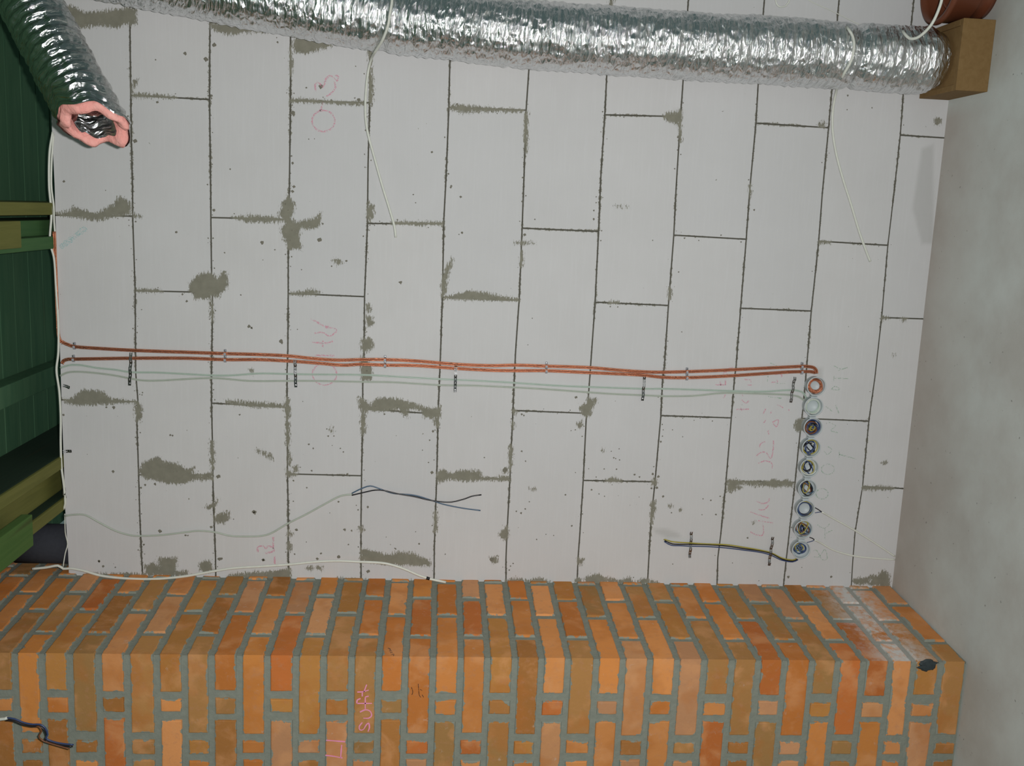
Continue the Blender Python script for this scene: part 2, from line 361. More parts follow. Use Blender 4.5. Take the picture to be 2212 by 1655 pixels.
# smears of mortar, traced in crops of the picture: (x0, y0, scale, [outline])
Z = [(0,0,.2537),(540,0,.2537),(1080,0,.2537),(1620,0,.2676),(0,400,.2537),(540,400,.2537),(1080,400,.2537),(1620,400,.2676),
     (0,800,.2537),(540,800,.2537),(1080,800,.2537),(1620,800,.2676),(0,1180,.287),(540,1180,.287),(1080,1180,.287),(1620,1180,.287)]
SM = {0:[[(400,20),(620,60),(720,110),(900,95),(1090,70),(1160,80),(1160,210),(1060,200),(1000,235),(850,215),(700,230),(610,260),(500,230),(380,80)],
 [(1787,205),(1960,190),(2207,215),(2330,232),(2207,262),(2060,275),(2010,290),(1930,290),(1800,240)],
 [(1130,690),(1170,680),(1150,740),(1120,770)],[(1130,800),(1300,805),(1500,825),(1500,832),(1130,822)]],
1:[[(-20,225),(200,262),(130,275),(-20,262)],[(370,360),(420,310),(480,325),(600,350),(740,370),(600,420),(480,450),(385,440)],
 [(350,850),(480,845),(640,865),(800,870),(980,880),(980,890),(900,892),(700,878),(500,868),(350,865)],
 [(1010,430),(1045,440),(1030,560),(1045,700),(1050,760),(1030,900),(1020,860),(1022,600)],
 [(1705,897),(1850,903),(2000,915),(2207,938),(2207,950),(2050,945),(1900,955),(1800,955),(1705,925)],
 [(345,400),(365,540),(355,620),(345,640)]],
2:[[(-10,930),(60,933),(200,943),(200,947),(60,948),(-10,940)],
 [(1400,975),(1440,955),(1490,960),(1530,940),(1545,960),(1540,1080),(1490,1045),(1420,1025),(1395,1000)],[(1530,1090),(1550,1180),(1540,1200),(1530,1150)],
 [(215,960),(235,960),(230,1300),(210,1200)],[(930,20),(970,0),(945,50)]],
4:[[(480,240),(600,225),(620,185),(680,205),(740,225),(820,245),(900,200),(970,170),(1010,100),(1060,120),(1110,160),(1110,240),(1050,255),(950,270),(850,295),(750,290),(640,270),(520,258)],
 [(1130,245),(1210,268),(1150,275)],[(1980,272),(2030,266),(2207,262),(2207,308),(2110,312),(2060,298)],
 [(1610,870),(1620,830),(1700,760),(1780,745),(1830,775),(1860,800),(1890,750),(1925,735),(1938,850),(1890,920),(1860,948),(1800,940),(1780,965),(1650,965),(1650,930),(1620,900)],
 [(1790,960),(1815,1050),(1812,1160),(1795,1100)],[(1160,887),(1350,893),(1380,905),(1160,903)]],
5:[[(-10,260),(80,265),(230,275),(300,290),(260,300),(150,312),(-10,310)],
 [(320,90),(345,120),(380,160),(370,210),(345,290),(400,320),(480,300),(560,280),(605,230),(600,320),(560,370),(425,365),(415,440),(435,545),(330,540),(290,450),(265,370),(300,335),(280,290),(250,260),(275,170)],
 [(1010,150),(1050,180),(1050,260),(1015,310),(1000,250)],[(1200,317),(1300,313),(1450,322),(1560,318),(1640,318),(1640,332),(1550,332),(1460,342),(1380,332),(1220,323)],
 [(345,917),(440,908),(520,890),(590,907),(590,922),(480,932),(345,930)],[(700,640),(750,630),(790,655),(750,675)],
 [(990,1030),(1010,1010),(1030,1050),(1015,1100)],[(985,1120),(1040,1125),(1050,1180),(1010,1205)],[(950,1320),(1010,1300),(1050,1340),(1045,1390),(990,1415),(950,1400)],
 [(950,1460),(1000,1500),(1035,1560),(1035,1660),(955,1660),(945,1550)],
 [(1660,720),(1720,620),(1730,640),(1700,720),(1675,800),(1670,900),(1640,950),(1632,850)],
 [(1650,952),(1720,945),(1790,920),(1880,908),(1960,912),(2040,928),(2120,948),(2207,960),(2207,980),(2060,978),(1900,975),(1760,970),(1690,963)]],
6:[[(-10,950),(60,958),(155,972),(155,985),(60,980),(-10,980)],[(120,492),(200,482),(290,493),(200,505)],[(975,176),(1030,178),(1085,187),(1030,188)],
 [(1445,870),(1465,940),(1440,975),(1435,900)],[(930,996),(1010,993),(1010,1000),(930,1002)],[(185,560),(195,640),(180,700),(172,640)]],
8:[[(535,245),(620,240),(660,200),(720,168),(800,178),(870,185),(920,230),(960,245),(1060,258),(1150,268),(1060,275),(900,285),(660,295),(570,275)],
 [(1150,260),(1190,290),(1210,320),(1195,440),(1165,430),(1152,330)],[(1925,255),(2000,265),(2207,275),(2207,303),(2100,298),(1930,280)],
 [(1190,850),(1220,790),(1340,738),(1400,780),(1520,800),(1590,855),(1660,820),(1630,880),(1720,890),(1800,870),(1810,930),(1740,930),(1640,935),(1560,965),(1430,965),(1330,935),(1240,920),(1190,880)],
 [(1750,1160),(1800,1140),(1860,1100),(1830,1150),(1780,1190)],[(1825,1240),(1900,1215),(1958,1210),(1950,1260),(1900,1305),(1830,1290)],[(1790,600),(1815,610),(1820,840),(1800,830)]],
9:[[(-10,270),(100,278),(200,285),(300,298),(290,315),(100,310),(-10,308)],[(300,270),(320,230),(340,300),(335,400),(310,420)],[(310,440),(335,450),(335,640),(312,640)],
 [(325,680),(350,740),(340,820),(325,800)],[(370,820),(400,815),(418,840),(400,866),(372,860)],[(310,850),(350,870),(400,890),(320,905)],
 [(920,230),(1000,270),(1010,310),(1080,240),(1150,235),(1260,245),(1400,285),(1500,320),(1600,330),(1620,300),(1625,390),(1560,405),(1490,400),(1460,340),(1400,330),(1340,340),(1340,400),(1300,370),(1280,330),(1100,345),(1000,340),(970,370),(940,330)],
 [(948,380),(982,380),(978,540),(952,550)],[(50,680),(110,690),(180,720),(195,765),(140,730)],[(690,480),(708,520),(690,528)],
 [(1590,880),(1650,845),(1680,875),(1740,880),(1780,855),(1950,858),(1970,905),(2060,922),(2200,912),(2200,938),(2060,933),(1950,935),(1800,940),(1700,925),(1600,955)],
 [(920,1345),(960,1335),(972,1365),(940,1380)],[(325,1365),(355,1390),(345,1420),(325,1410)],[(325,1460),(355,1490),(345,1540),(325,1530)],
 [(945,1520),(1060,1540),(1180,1575),(1260,1550),(1400,1560),(1440,1590),(1530,1620),(1530,1665),(1150,1650),(1000,1625),(945,1620)],
 [(2130,1420),(2190,1330),(2200,1400),(2180,1440)],[(2050,1600),(2105,1585),(2105,1635),(2060,1635)],[(1570,1200),(1590,1210),(1590,1360),(1572,1380)],[(1560,410),(1610,400),(1600,480),(1580,470)],
 [(0,-10),(20,-10),(15,40)],[(945,-10),(1000,-10),(1020,30),(960,60)]],
10:[[(680,320),(690,300),(740,280),(760,225),(780,260),(820,235),(825,260),(790,310),(770,380),(740,400),(700,370)],[(655,450),(690,432),(705,460),(690,488),(660,478)],
 [(-10,905),(70,905),(85,940),(-10,940)],[(25,845),(60,840),(70,865),(40,875)],[(905,935),(960,910),(1030,945),(910,945)],[(1295,940),(1320,925),(1345,950),(1320,978),(1298,968)],
 [(1290,1130),(1325,1110),(1320,1190),(1290,1310),(1280,1250)],[(1940,938),(2010,933),(2060,952),(2207,952),(2207,972),(2060,970),(2010,985),(2060,1000),(1950,1035),(1940,1000)],
 [(-10,1400),(50,1330),(60,1420),(30,1445)],[(75,640),(105,640),(100,800),(82,860)],[(108,340),(135,345),(125,380)],[(105,440),(120,450),(115,500)],
 [(250,1003),(290,1005),(305,1020),(270,1018)],[(870,675),(882,675),(882,690),(870,690)],[(1443,1145),(1462,1145),(1462,1168),(1443,1168)],[(1530,1183),(1548,1183),(1548,1198),(1530,1198)],
 [(2150,1300),(2170,1288),(2165,1305)],[(665,1600),(715,1610),(690,1650),(665,1650)]],
11:[[(355,450),(380,390),(430,400),(420,480),(380,495)],[(-10,903),(100,907),(200,885),(240,905),(300,885),(355,915),(350,938),(260,933),(190,945),(140,930),(40,932),(-10,922)],
 [(905,937),(960,942),(1050,934),(1100,947),(1130,938),(1160,957),(1160,960),(1130,966),(1000,962),(910,962)],[(1065,745),(1095,730),(1108,740),(1100,755)]],
12:[[(1090,150),(1160,125),(1210,165),(1195,90),(1330,90),(1320,190),(1400,190),(1440,215),(1300,225),(1100,215)],[(1505,120),(1580,110),(1600,180),(1560,200),(1505,180)],
 [(650,213),(1000,207),(1200,225),(700,240)],[(1730,215),(1950,195),(1950,245),(1700,240)]],
13:[[(-5,205),(180,190),(300,170),(310,250),(-5,250)],[(425,165),(450,150),(480,165),(455,182)],[(500,155),(535,150),(545,180),(515,175)],[(1805,85),(1855,78),(1848,130)],[(655,240),(850,255),(1100,275),(655,280)],[(1100,262),(1380,268),(1380,280),(1100,278)]],
14:[[(45,260),(120,240),(190,260),(300,240),(380,272),(45,275)],[(640,235),(740,210),(790,245),(850,240),(900,265),(970,235),(1020,285),(650,280)],[(1040,260),(1090,245),(1200,280),(1050,285)],[(585,110),(610,95),(628,115),(610,140)],[(570,250),(600,240),(610,275),(570,275)]],
15:[[(905,215),(960,230),(1000,180),(1050,220),(1050,310),(905,290)],[(780,250),(900,235),(900,280),(780,285)]],
3:[[(1490,975),(1500,958),(1530,958),(1543,980),(1535,1003),(1500,1003)],[(560,990),(600,985),(600,1025),(560,1020)]],
7:[[(-5,0),(8,0),(5,100)],[(565,455),(650,460),(650,468),(565,470)],[(1150,1370),(1170,1368),(1165,1380)],[(1065,1062),(1120,1070),(1065,1085)],[(1225,1078),(1270,1080),(1240,1100)]]}
GREY_PATCHES = [[(1990,320),(2018,310),(2018,528),(1990,528),(1970,450)],[(1410,1141),(1440,1141),(1466,1151),(1476,1163),(1440,1163),(1415,1152)],
       [(1752,790),(1778,795),(1778,830),(1768,828)],[(1455,236),(1475,236),(1470,285),(1458,270)]]  # outlines where the block colour turns faintly greyer
def to_wall(poly): return np.array([at(a, b)[[0, 2]] for a, b in poly])
polys = []
for zi, lst in SM.items():
    x0, y0, s_ = Z[zi]
    for pl in lst: polys.append(to_wall([(x0+a*s_, y0+b*s_) for a, b in pl]))
spolys = [to_wall(q) for q in GREY_PATCHES]
def sdf(pts, poly):
    n = len(poly); d = np.full(len(pts), 1e9); ins = np.zeros(len(pts), bool)
    for i in range(n):
        a = poly[i]; b = poly[(i+1) % n]; e = b-a
        ww = pts-a; tt = np.clip((ww@e)/max(e@e, 1e-12), 0, 1); q = ww-tt[:, None]*e
        d = np.minimum(d, (q*q).sum(1))
        c1 = (a[1] > pts[:, 1]) != (b[1] > pts[:, 1])
        with np.errstate(divide='ignore', invalid='ignore'):
            xi = (b[0]-a[0])*(pts[:, 1]-a[1])/(b[1]-a[1])+a[0]
        ins ^= c1 & (pts[:, 0] < xi)
    d = np.sqrt(d); return np.where(ins, -d, d)
def gl(L, st_=.008):
    e = [0, .0025, .005, .009, .014]
    m = max(2, int((L-.028)/st_)); mid = np.linspace(.014, L-.014, m+1)[1:-1]
    return np.array(e+list(mid)+[L-q for q in reversed(e)])
wall = MB()
boxc = []
for k in range(12):
    js = []
    for a, b in HJ[k]:
        pa = at(*a); pb = at(*b); js.append((pa[0], pb[0]))      # X at the course's upper and lower joint
    js.sort()
    pitch = .5915
    while js[-1][0] < XR: js.append((js[-1][0]+pitch, js[-1][1]+pitch))
    js = [(XL, XL)] + [j for j in js if j[0] > XL+.05]
    js[-1] = (XR, XR)
    for i in range(len(js)-1):
        (a0, a1), (b0, b1) = js[i], js[i+1]
        if b0-a0 < .03: continue
        L = b0-a0; hh = .2425; gs = gl(L); gt = gl(hh)
        S, T = np.meshgrid(gs/L, gt/hh, indexing='ij')              # T 0 at top
        X = (a0*(1-S)+b0*S)*(1-T)+(a1*(1-S)+b1*S)*T
        zt, zb = lz(k, X), lz(k+1, X)
        Zz = zt*(1-T)+zb*T
        GS, GT = np.meshgrid(gs, gt, indexing='ij')
        de = np.minimum(np.minimum(GS if i > 0 else 9+GS, (L-GS)), np.minimum(GT if k else 9+GT, (hh-GT)))
        hw = .0012
        core = de-hw
        pts = np.c_[X.ravel(), Zz.ravel()]
        md = np.full(len(pts), .08)
        lo, hi = pts.min(0)-.03, pts.max(0)+.03
        for pl in polys:
            if (pl.max(0) > lo).all() and (pl.min(0) < hi).all(): md = np.minimum(md, sdf(pts, pl))
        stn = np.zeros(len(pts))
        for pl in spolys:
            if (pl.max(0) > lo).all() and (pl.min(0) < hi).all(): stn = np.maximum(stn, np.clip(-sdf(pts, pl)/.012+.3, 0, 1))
        ns, nt = S.shape
        Y = np.where((de.ravel() < .001) & (md > .002), .0022, 0.0)
        idx = np.arange(ns*nt).reshape(ns, nt)
        fs = np.c_[idx[:-1, :-1].ravel(), idx[:-1, 1:].ravel(), idx[1:, 1:].ravel(), idx[1:, :-1].ravel()]
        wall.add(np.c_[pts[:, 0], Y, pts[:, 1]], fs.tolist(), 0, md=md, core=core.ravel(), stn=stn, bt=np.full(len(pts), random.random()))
# small splashes of mortar, proud of the face
DOTS = [(9,[(450,265,4),(655,500,6),(665,560,8),(715,560,6),(770,665,6),(795,695,7),(540,665,7),(500,630,8),(430,825,5),(525,855,8),(830,885,12),(550,885,6),(370,940,8),(700,640,4),(1005,1165,10),(755,1120,9),(395,1358,12),(805,1357,12),(865,1365,9),(480,1462,5),(838,1485,7),(1440,1478,9),(1240,1520,8),(605,1560,9),(755,1590,16),(575,1605,12),(115,1615,12),(35,1205,16),(380,1565,8),(1410,1375,5),(1160,1420,4),(1530,595,7),(1560,520,10),(1470,680,5),(485,1000,7),(905,1150,5),(1520,785,6),(1550,870,14),(1995,743,6),(2170,850,22),(1145,375,8),(370,1115,6),(680,1215,4)]),
 (10,[(1015,668,6),(948,690,5),(970,745,7),(985,752,6),(1018,763,6),(887,840,6),(993,842,7),(1145,888,9),(1187,908,8),(820,908,6),(780,1018,8),(843,1053,6),(890,1072,6),(557,1060,8),(612,1325,8),(1370,608,9),(1390,1075,10),(1460,1213,6),(1838,1228,8),(2108,1427,9),(185,690,8),(218,773,7),(755,838,5),(700,563,6),(605,515,5),(642,507,6),(643,870,5),(1300,883,12),(1348,907,12),(1290,1005,10),(1335,1000,12),(312,1440,7),(392,1397,5),(457,1407,5),(1555,567,5),(1470,507,5),(1390,507,5),(1875,1073,7),(1795,1108,8),(1730,1095,6),(1720,1230,5),(180,1215,10),(140,1200,8),(215,1180,8),(250,1120,6),(648,230,12),(187,375,9),(205,385,7),(1185,1080,4),(1980,1640,5)]),
 (8,[(905,315,8),(970,315,14),(1450,553,9),(1470,555,8),(1320,968,12),(1237,975,10),(1200,1000,9),(965,862,12),(2165,1210,18),(1365,1370,16),(1580,1405,9),(1600,1408,7),(1225,1485,9),(845,1625,12),(1885,1605,12),(1860,905,18),(1800,1335,12),(585,145,12),(540,380,10),(1215,190,6),(1210,210,5),(1990,1268,5),(2040,378,8),(1345,740,6)]),
 (5,[(105,487,16),(212,550,6),(265,1330,20),(15,1215,10),(405,1228,5),(440,720,5),(1280,828,14),(820,645,9),(695,690,7),(590,465,18),(1805,405,10),(1390,80,6),(1410,150,5),(1795,100,10),(1710,20,8),(620,330,8),(1780,420,5)]),
 (6,[(297,292,6),(210,422,12),(800,290,9),(800,215,8),(1300,470,5),(1522,740,6),(275,1133,5),(1548,1250,5),(220,90,6),(238,1360,4),(865,388,6),(2165,210,9),(1003,1038,6),(940,1035,6),(860,180,5),(820,100,5)]),
 (4,[(1820,213,12),(1912,575,6),(2050,935,6),(1500,400,10),(1205,1060,5),(1590,990,10),(1790,1003,6),(2120,1205,14),(2140,1215,8),(1555,930,8),(1835,1070,6),(900,45,4)]),
 (1,[(925,850,14),(365,965,20),(480,747,7),(605,735,18),(900,565,5),(972,628,6),(1040,885,7),(235,360,8),(228,320,5),(1548,1295,9),(500,1185,5),(550,1182,4),(365,1390,10),(375,1590,12),(365,1630,12),(1715,1585,9),(1690,1480,8)]),
 (0,[(1825,383,16),(1757,505,18),(1575,455,13),(1325,510,6),(1800,815,10),(1340,870,10),(1960,1440,7),(545,1545,10),(1150,1200,16),(632,62,5),(1100,20,4)]),
 (3,[(1690,905,6),(785,885,5),(790,770,8),(985,870,6),(2120,1440,4),(1360,435,12)]),
 (12,[(745,112,10),(778,152,9),(868,160,6),(1650,95,14),(1620,180,10)]),(13,[(100,102,12),(890,190,14),(1090,15,5),(1470,60,5),(1820,100,16)]),(14,[(1300,135,5),(1005,235,5),(100,130,6),(80,150,6),(70,180,6)]),(15,[(290,230,12),(612,230,10),(67,260,4),(390,160,4)])]
def splash(mbx, c, r_, mi=1):
    n_ = 9; ph = random.random()*9
    rg = [(c[0]+r_*math.cos(2*PI*q/n_)*(1+.8*mn.noise(Vector((q*1.1, ph, 0)))), -.0002, c[2]+r_*math.sin(2*PI*q/n_)*(1+.8*mn.noise(Vector((q*1.3, ph, 5))))) for q in range(n_)]
    top_ = [(a*.6+c[0]*.4, -.0010, b*.6+c[2]*.4) for a, _, b in rg]
    z0_ = [.2]*(2*n_)
    mbx.add(rg+top_, [(q, (q+1) % n_, (q+1) % n_+n_, q+n_) for q in range(n_)]+[tuple(range(n_, 2*n_))], mi, md=z0_, core=z0_)
for zi, lst in DOTS:
    x0, y0, s_ = Z[zi]
    for a, b, q in lst: splash(wall, at(x0+a*s_, y0+b*s_), q*s_/660*.95)
for _ in range(420):          # ragged crumbs of mortar hugging the bed and head joints
    k = random.choices(range(12), [2,5,5,5,5,3,2,2,2,2,1.5,1.5])[0]
    if random.random() < .7:
        x = random.uniform(-1.0, .62); z_ = float(lz(max(k, 1), x))+random.choice((-1, 1))*random.uniform(.001, .012)
    else:
        a, b = random.choice(HJ[k]); t_ = random.random(); pa, pb = at(*a), at(*b)
        x = pa[0]*(1-t_)+pb[0]*t_+random.choice((-1, 1))*random.uniform(.001, .014); z_ = pa[2]*(1-t_)+pb[2]*t_
    splash(wall, (x, 0, z_), random.uniform(.0008, .0030)*random.uniform(.6, 1))
# solid body behind the face
zt = 2.797
def plain_box(mb, x0, x1, y0, y1, z0, z1, mi=0, skip=()):
    vs = [(x, y, z) for x in (x0, x1) for y in (y0, y1) for z in (z0, z1)]
    fs = [(0,1,3,2),(4,6,7,5),(0,4,5,1),(2,3,7,6),(0,2,6,4),(1,5,7,3)]
    mb.add(vs, fs, mi, md=[.1]*8, core=[.1]*8, stn=[0]*8, bt=[0]*8)
plain_box(wall, XL, XR, .0024, .24, -.03, zt-.002, 0)
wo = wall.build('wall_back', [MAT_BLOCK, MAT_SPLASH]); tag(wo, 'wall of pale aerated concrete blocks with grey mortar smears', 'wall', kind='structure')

# ------------------------------------------------------------------ floor
fm = MB()
nx, ny = 90, 70
xs = np.linspace(-1.9, 1.9, nx); ys = np.linspace(0.0, -3.4, ny)**1.0
GX, GY = np.meshgrid(xs, ys, indexing='ij')
idx = np.arange(nx*ny).reshape(nx, ny)
fs = np.c_[idx[:-1, :-1].ravel(), idx[:-1, 1:].ravel(), idx[1:, 1:].ravel(), idx[1:, :-1].ravel()]
near = np.clip(1-(-GY)/.35, 0, 1)
fm.add(np.c_[GX.ravel(), GY.ravel(), np.zeros(nx*ny)], fs.tolist(), 0, near=near.ravel()*(GX.ravel() < .6))
tag(fm.build('floor', MAT_FLOOR), 'rough grey screed floor', 'floor', kind='structure')

# ------------------------------------------------------------------ brick chimney
ch = MB()
CX, SK, YF, YB = -1.013, .068, -.508, .36
def sx(y): return CX+SK*y if y < 0 else CX+SK*y*0
JX = [-92,-31,30,89,149,211.5,272.7,337,397.5,456,516.6,577,639,699,759.6,818.5,876,936,996,1054,1113,1170.5,1228,1289.6,1347,1406,1464.7,1523.5,1583.8,1641,1697.6,1756.4,1812.4,1868.4,1927,1977.5,2036.4,2094]
zj = [at(q, 1418, 1, YF)[2] for q in JX]
zj = [zj[0]+.078*3, zj[0]+.078*2, zj[0]+.078] + zj
BCOL = [(214,138,74),(220,146,84),(206,126,62),(182,132,78),(212,152,104),(178,120,64),(224,152,94),(198,114,58),(204,148,106),(168,126,76),(216,140,72),(190,132,70)]
def brick_patch(face, a0, a1, z0, z1, bc, openlo=False, openhi=False, prot=0.0, back=.008):
    # face 'F': a = X on the front; face 'S': a = Y on the side
    L = a1-a0; Hh = z1-z0; gs = gl(L, .010) if L > .035 else np.linspace(0, L, 6); gt = gl(Hh, .010)
    S, T = np.meshgrid(gs, gt, indexing='ij')
    dl = S if not openlo else S+9; dh = (L-S) if not openhi else (L-S)+9
    de = np.minimum(np.minimum(dl, dh), np.minimum(T, Hh-T))
    dep = np.where(de < .0004, back, np.where(de < .0035, .0012, 0))-prot
    A = a0+S; ZZ = z0+T
    seed = random.random()*50
    wob = np.array([mn.noise(Vector((a*14, z*14, seed)))*.0016 for a, z in zip(A.ravel(), ZZ.ravel())])
    dep = dep.ravel()+wob*(de.ravel() > .0004)*(1 if not (openlo or openhi) else np.clip(np.minimum(S, L-S).ravel()/.02, 0, 1) if (openlo or openhi) else 1)
    if face == 'F': V = np.c_[A.ravel(), YF+dep, ZZ.ravel()]
    else:
        yy = A.ravel(); V = np.c_[np.where(yy < 0, CX+SK*yy, CX)-dep, yy, ZZ.ravel()]
    ns, nt = S.shape; idx = np.arange(ns*nt).reshape(ns, nt)
    q = [idx[:-1, :-1].ravel(), idx[:-1, 1:].ravel(), idx[1:, 1:].ravel(), idx[1:, :-1].ravel()]
    fs = np.c_[tuple(q)] if face == 'F' else np.c_[tuple(q[::-1])]
    ec = de.ravel()-.0005
    zz = ZZ.ravel()
    du = np.zeros(len(zz))
    if face == 'S':
        cy = A.ravel()
        zc = .20+.10*(cy+.25)*-1*.9
        du = np.clip(1-np.abs(zz-.19)/.13, 0, 1)*1.25
    ch.add(V, fs[:, ::-1].tolist() if face == 'F' else fs[:, ::-1].tolist(), 0, ed=ec, bc=np.tile(bc, (len(zz), 1)), dust=du)
CF = sx(YF)
for i in range(len(zj)-1):
    zh, zl = zj[i]-.0075, zj[i+1]+.0075
    if zh-zl < .03: continue
    Hc = ((i-3) % 2 == 1)
    j = lambda s_=.004: random.uniform(-s_, s_)
    def rc():
        c = np.array(s2l(random.choice(BCOL))); return c*random.uniform(.82, 1.06)
    cc = rc()
    if Hc:
        fx = [(0, .113), (.133, .180), (.198, .445), (.463, .72)]; sy = [(0, .242), (.262, .478), (.496, .60), (.615, .85)]
    else:
        fx = [(0, .243), (.262, .306), (.324, .565), (.58, .70)]; sy = [(0, .108), (.126, .358), (.378, .56), (.575, .85)]
    for n_, (a, b) in enumerate(fx):
        if n_: c = rc(); a += j(.003); b += j(.004)
        else: c = cc; b += j(.004)
        z0, z1 = zl+j(.0015), zh+j(.0015)
        if n_ == 0: z0, z1 = zl, zh
        brick_patch('F', CF-b, CF-a, z0, z1, c, False, n_ == 0, random.uniform(0, .002) if n_ else 0)
    for n_, (a, b) in enumerate(sy):
        c = cc if n_ == 0 else rc()
        if n_: a += j(.003); b += j(.003)
        brick_patch('S', YF+a, YF+b, zl if n_ == 0 else zl+j(.0015), zh if n_ == 0 else zh+j(.0015), c, n_ == 0, False, random.uniform(0, .002) if n_ else 0)
# mortar core a little behind the brick faces (fine grid on the seen sides so the dust can settle on it)
for face in 'FS':
    A0, A1 = (CF-.72, CF-.0045) if face == 'F' else (YF+.0045, .34)
    na, nz = 60, 240
    gA, gZ = np.meshgrid(np.linspace(A0, A1, na), np.linspace(0, zj[0], nz), indexing='ij')
    if face == 'F': V = np.c_[gA.ravel(), np.full(na*nz, YF+.0045), gZ.ravel()]; du = np.zeros(na*nz)
    else:
        yy = gA.ravel(); V = np.c_[np.where(yy < 0, CX+SK*yy, CX)-.0045, yy, gZ.ravel()]; du = np.clip(1-np.abs(gZ.ravel()-.19)/.13, 0, 1)
    idx = np.arange(na*nz).reshape(na, nz)
    fs = np.c_[idx[:-1, :-1].ravel(), idx[1:, :-1].ravel(), idx[1:, 1:].ravel(), idx[:-1, 1:].ravel()]
    ch.add(V, fs.tolist(), 1, dust=du)
x0, x1 = CF-.72, CF-.006
vs = [(x0, YF+.006, 0), (x1, YF+.006, 0), (CX-.006, 0, 0), (CX-.006, .34, 0), (x0, .34, 0)]
top = [(a, b, zj[0]) for a, b, _ in vs]
ch.add(vs+top, [(4,3,2,1,0),(5,6,7,8,9)]+[(i, (i+1) % 5, (i+1) % 5+5, i+5) for i in range(5)], 1)
MAT_TAR = plain('dark_stone', (52, 60, 62), .7, 0, .3, .4, 90, .8)
lump = []
c0 = at(2003, 1437, 1, YF-.001)
n_ = 22
ring = [(c0[0]+.020*math.cos(2*PI*q/n_)*(1+.7*mn.noise(Vector((q*.9, 3, 0)))), YF-.0015, c0[2]+.028*math.sin(2*PI*q/n_)*(1+.7*mn.noise(Vector((q*.8, 9, 0))))) for q in range(n_)]
ring2 = [(a*.75+c0[0]*.25, YF-.006, b*.75+c0[2]*.25) for a, _, b in ring]
ch.add(ring+ring2+[(c0[0], YF-.0075, c0[2])], [(q, (q+1) % n_, (q+1) % n_+n_, q+n_) for q in range(n_)]+[(q+n_, (q+1) % n_+n_, 2*n_) for q in range(n_)], 2)
cho = ch.build('brick_chimney', [MAT_BRICK, MAT_MORTAR, MAT_TAR])
tag(cho, 'orange brick chimney stack with thick grey mortar joints beside the block wall', 'chimney')

# ------------------------------------------------------------------ chalk marks
def strokes(name, lst, mat, parent, width=.0035, side=False, y=-.0012, label=None, th=.0006):
    mb = MB()
    for st_ in lst:
        pts = [P(a, b, y) if not side else Vector(at(a, b, 0, y)) for a, b in st_]
        path = smooth_path(pts, .004) if len(pts) > 2 else [pts[0].lerp(pts[1], k/6) for k in range(7)]
        n = len(path); vs = []; fs = []
        for i, c in enumerate(path):
            tt = (path[min(n-1, i+1)]-path[max(0, i-1)]).normalized(); nn = Vector((-tt.z, 0, tt.x)) if not side else Vector((0, -tt.z, tt.y))
            ww = width*(.8+.4*mn.noise(c*60))
            for dx, dy in ((-1, th), (-1, 0), (1, 0), (1, th)): vs.append(c+nn*ww*dx*.5+(Vector((0, dy, 0)) if not side else Vector((-dy, 0, 0))))
        for i in range(n-1):
            for k in range(4):
                a = i*4+k; b = i*4+(k+1) % 4; fs.append((a, b, b+4, a+4))
        mb.add(vs, fs)
    o = mb.build(name, mat)
    o.parent = parent
    if label: o['label'] = label
    return o
def zc(zi, lst):
    x0, y0, s_ = zi
    return [[(x0+a*s_, y0+b*s_) for a, b in q] for q in lst]
def ell(cx, cy, rx, ry, a0=0, a1=2*PI, n=18): return [(cx+rx*math.cos(a0+(a1-a0)*k/n), cy+ry*math.sin(a0+(a1-a0)*k/n)) for k in range(n+1)]
strokes('chalk_writing', zc(Z[1], [ell(625,1030,97,90), [(600,950),(610,910),(625,870)], [(560,775),(555,720),(585,700),(620,740),(650,670),(690,645),(740,690),(752,655),(725,640)], [(715,690),(728,740),(695,790),(650,820)]]), MAT_PINK, wo, .006, label='pink chalk circle and squiggle near the duct')
strokes('chalk_writing', zc(Z[5], [[(515,1140),(560,1160),(620,1195),(670,1205)], [(550,1262),(620,1255),(680,1285),(738,1240),(700,1215),(640,1215)], [(620,1325),(620,1385)], [(705,1330),(650,1345),(530,1338)], [(550,1450),(720,1452)], ell(635,1610,103,92)]), MAT_PINK, wo, .006, label='pink chalk letters over the copper cables')
strokes('chalk_writing', zc(Z[9], [[(65,1550),(68,1505),(110,1498),(135,1520),(150,1500),(185,1505),(205,1530),(190,1545),(130,1560)], [(198,1420),(200,1525)], [(210,1580),(210,1650)]]), MAT_PINK, wo, .007, label='pink chalk 2 and dash above the chimney')
strokes('chalk_writing', [[(1583,794),(1569,798)], ell(1567,808,4,4), [(1556,823),(1557,832)], [(1546,831),(1569,832)], [(1567,821),(1567,832)], [(1608,820),(1622,821),(1622,826)], [(1615,832),(1624,832)],
 [(1567,853),(1563,861)], [(1604,852),(1605,857)], [(1602,864),(1611,871),(1618,866)], [(1591,885),(1618,884)], [(1601,881),(1602,888)], [(1674,809),(1688,809),(1688,815)], [(1666,826),(1679,825),(1678,821)],
 [(1678,874),(1692,881)], [(1703,884),(1705,888)], [(1654,883),(1649,894)], [(1667,888),(1665,894)],
 [(1654,908),(1649,915)], [(1668,913),(1681,907),(1678,922),(1670,915)], [(1659,930),(1661,939)], [(1653,954),(1643,959),(1641,966)], [(1671,952),(1670,973),(1665,990),(1655,978),(1643,978),(1634,985)],
 [(1638,1001),(1651,996),(1663,998),(1668,1003),(1668,1012)]], MAT_PINK, wo, .005, label='faint pink chalk figures beside the round boxes')
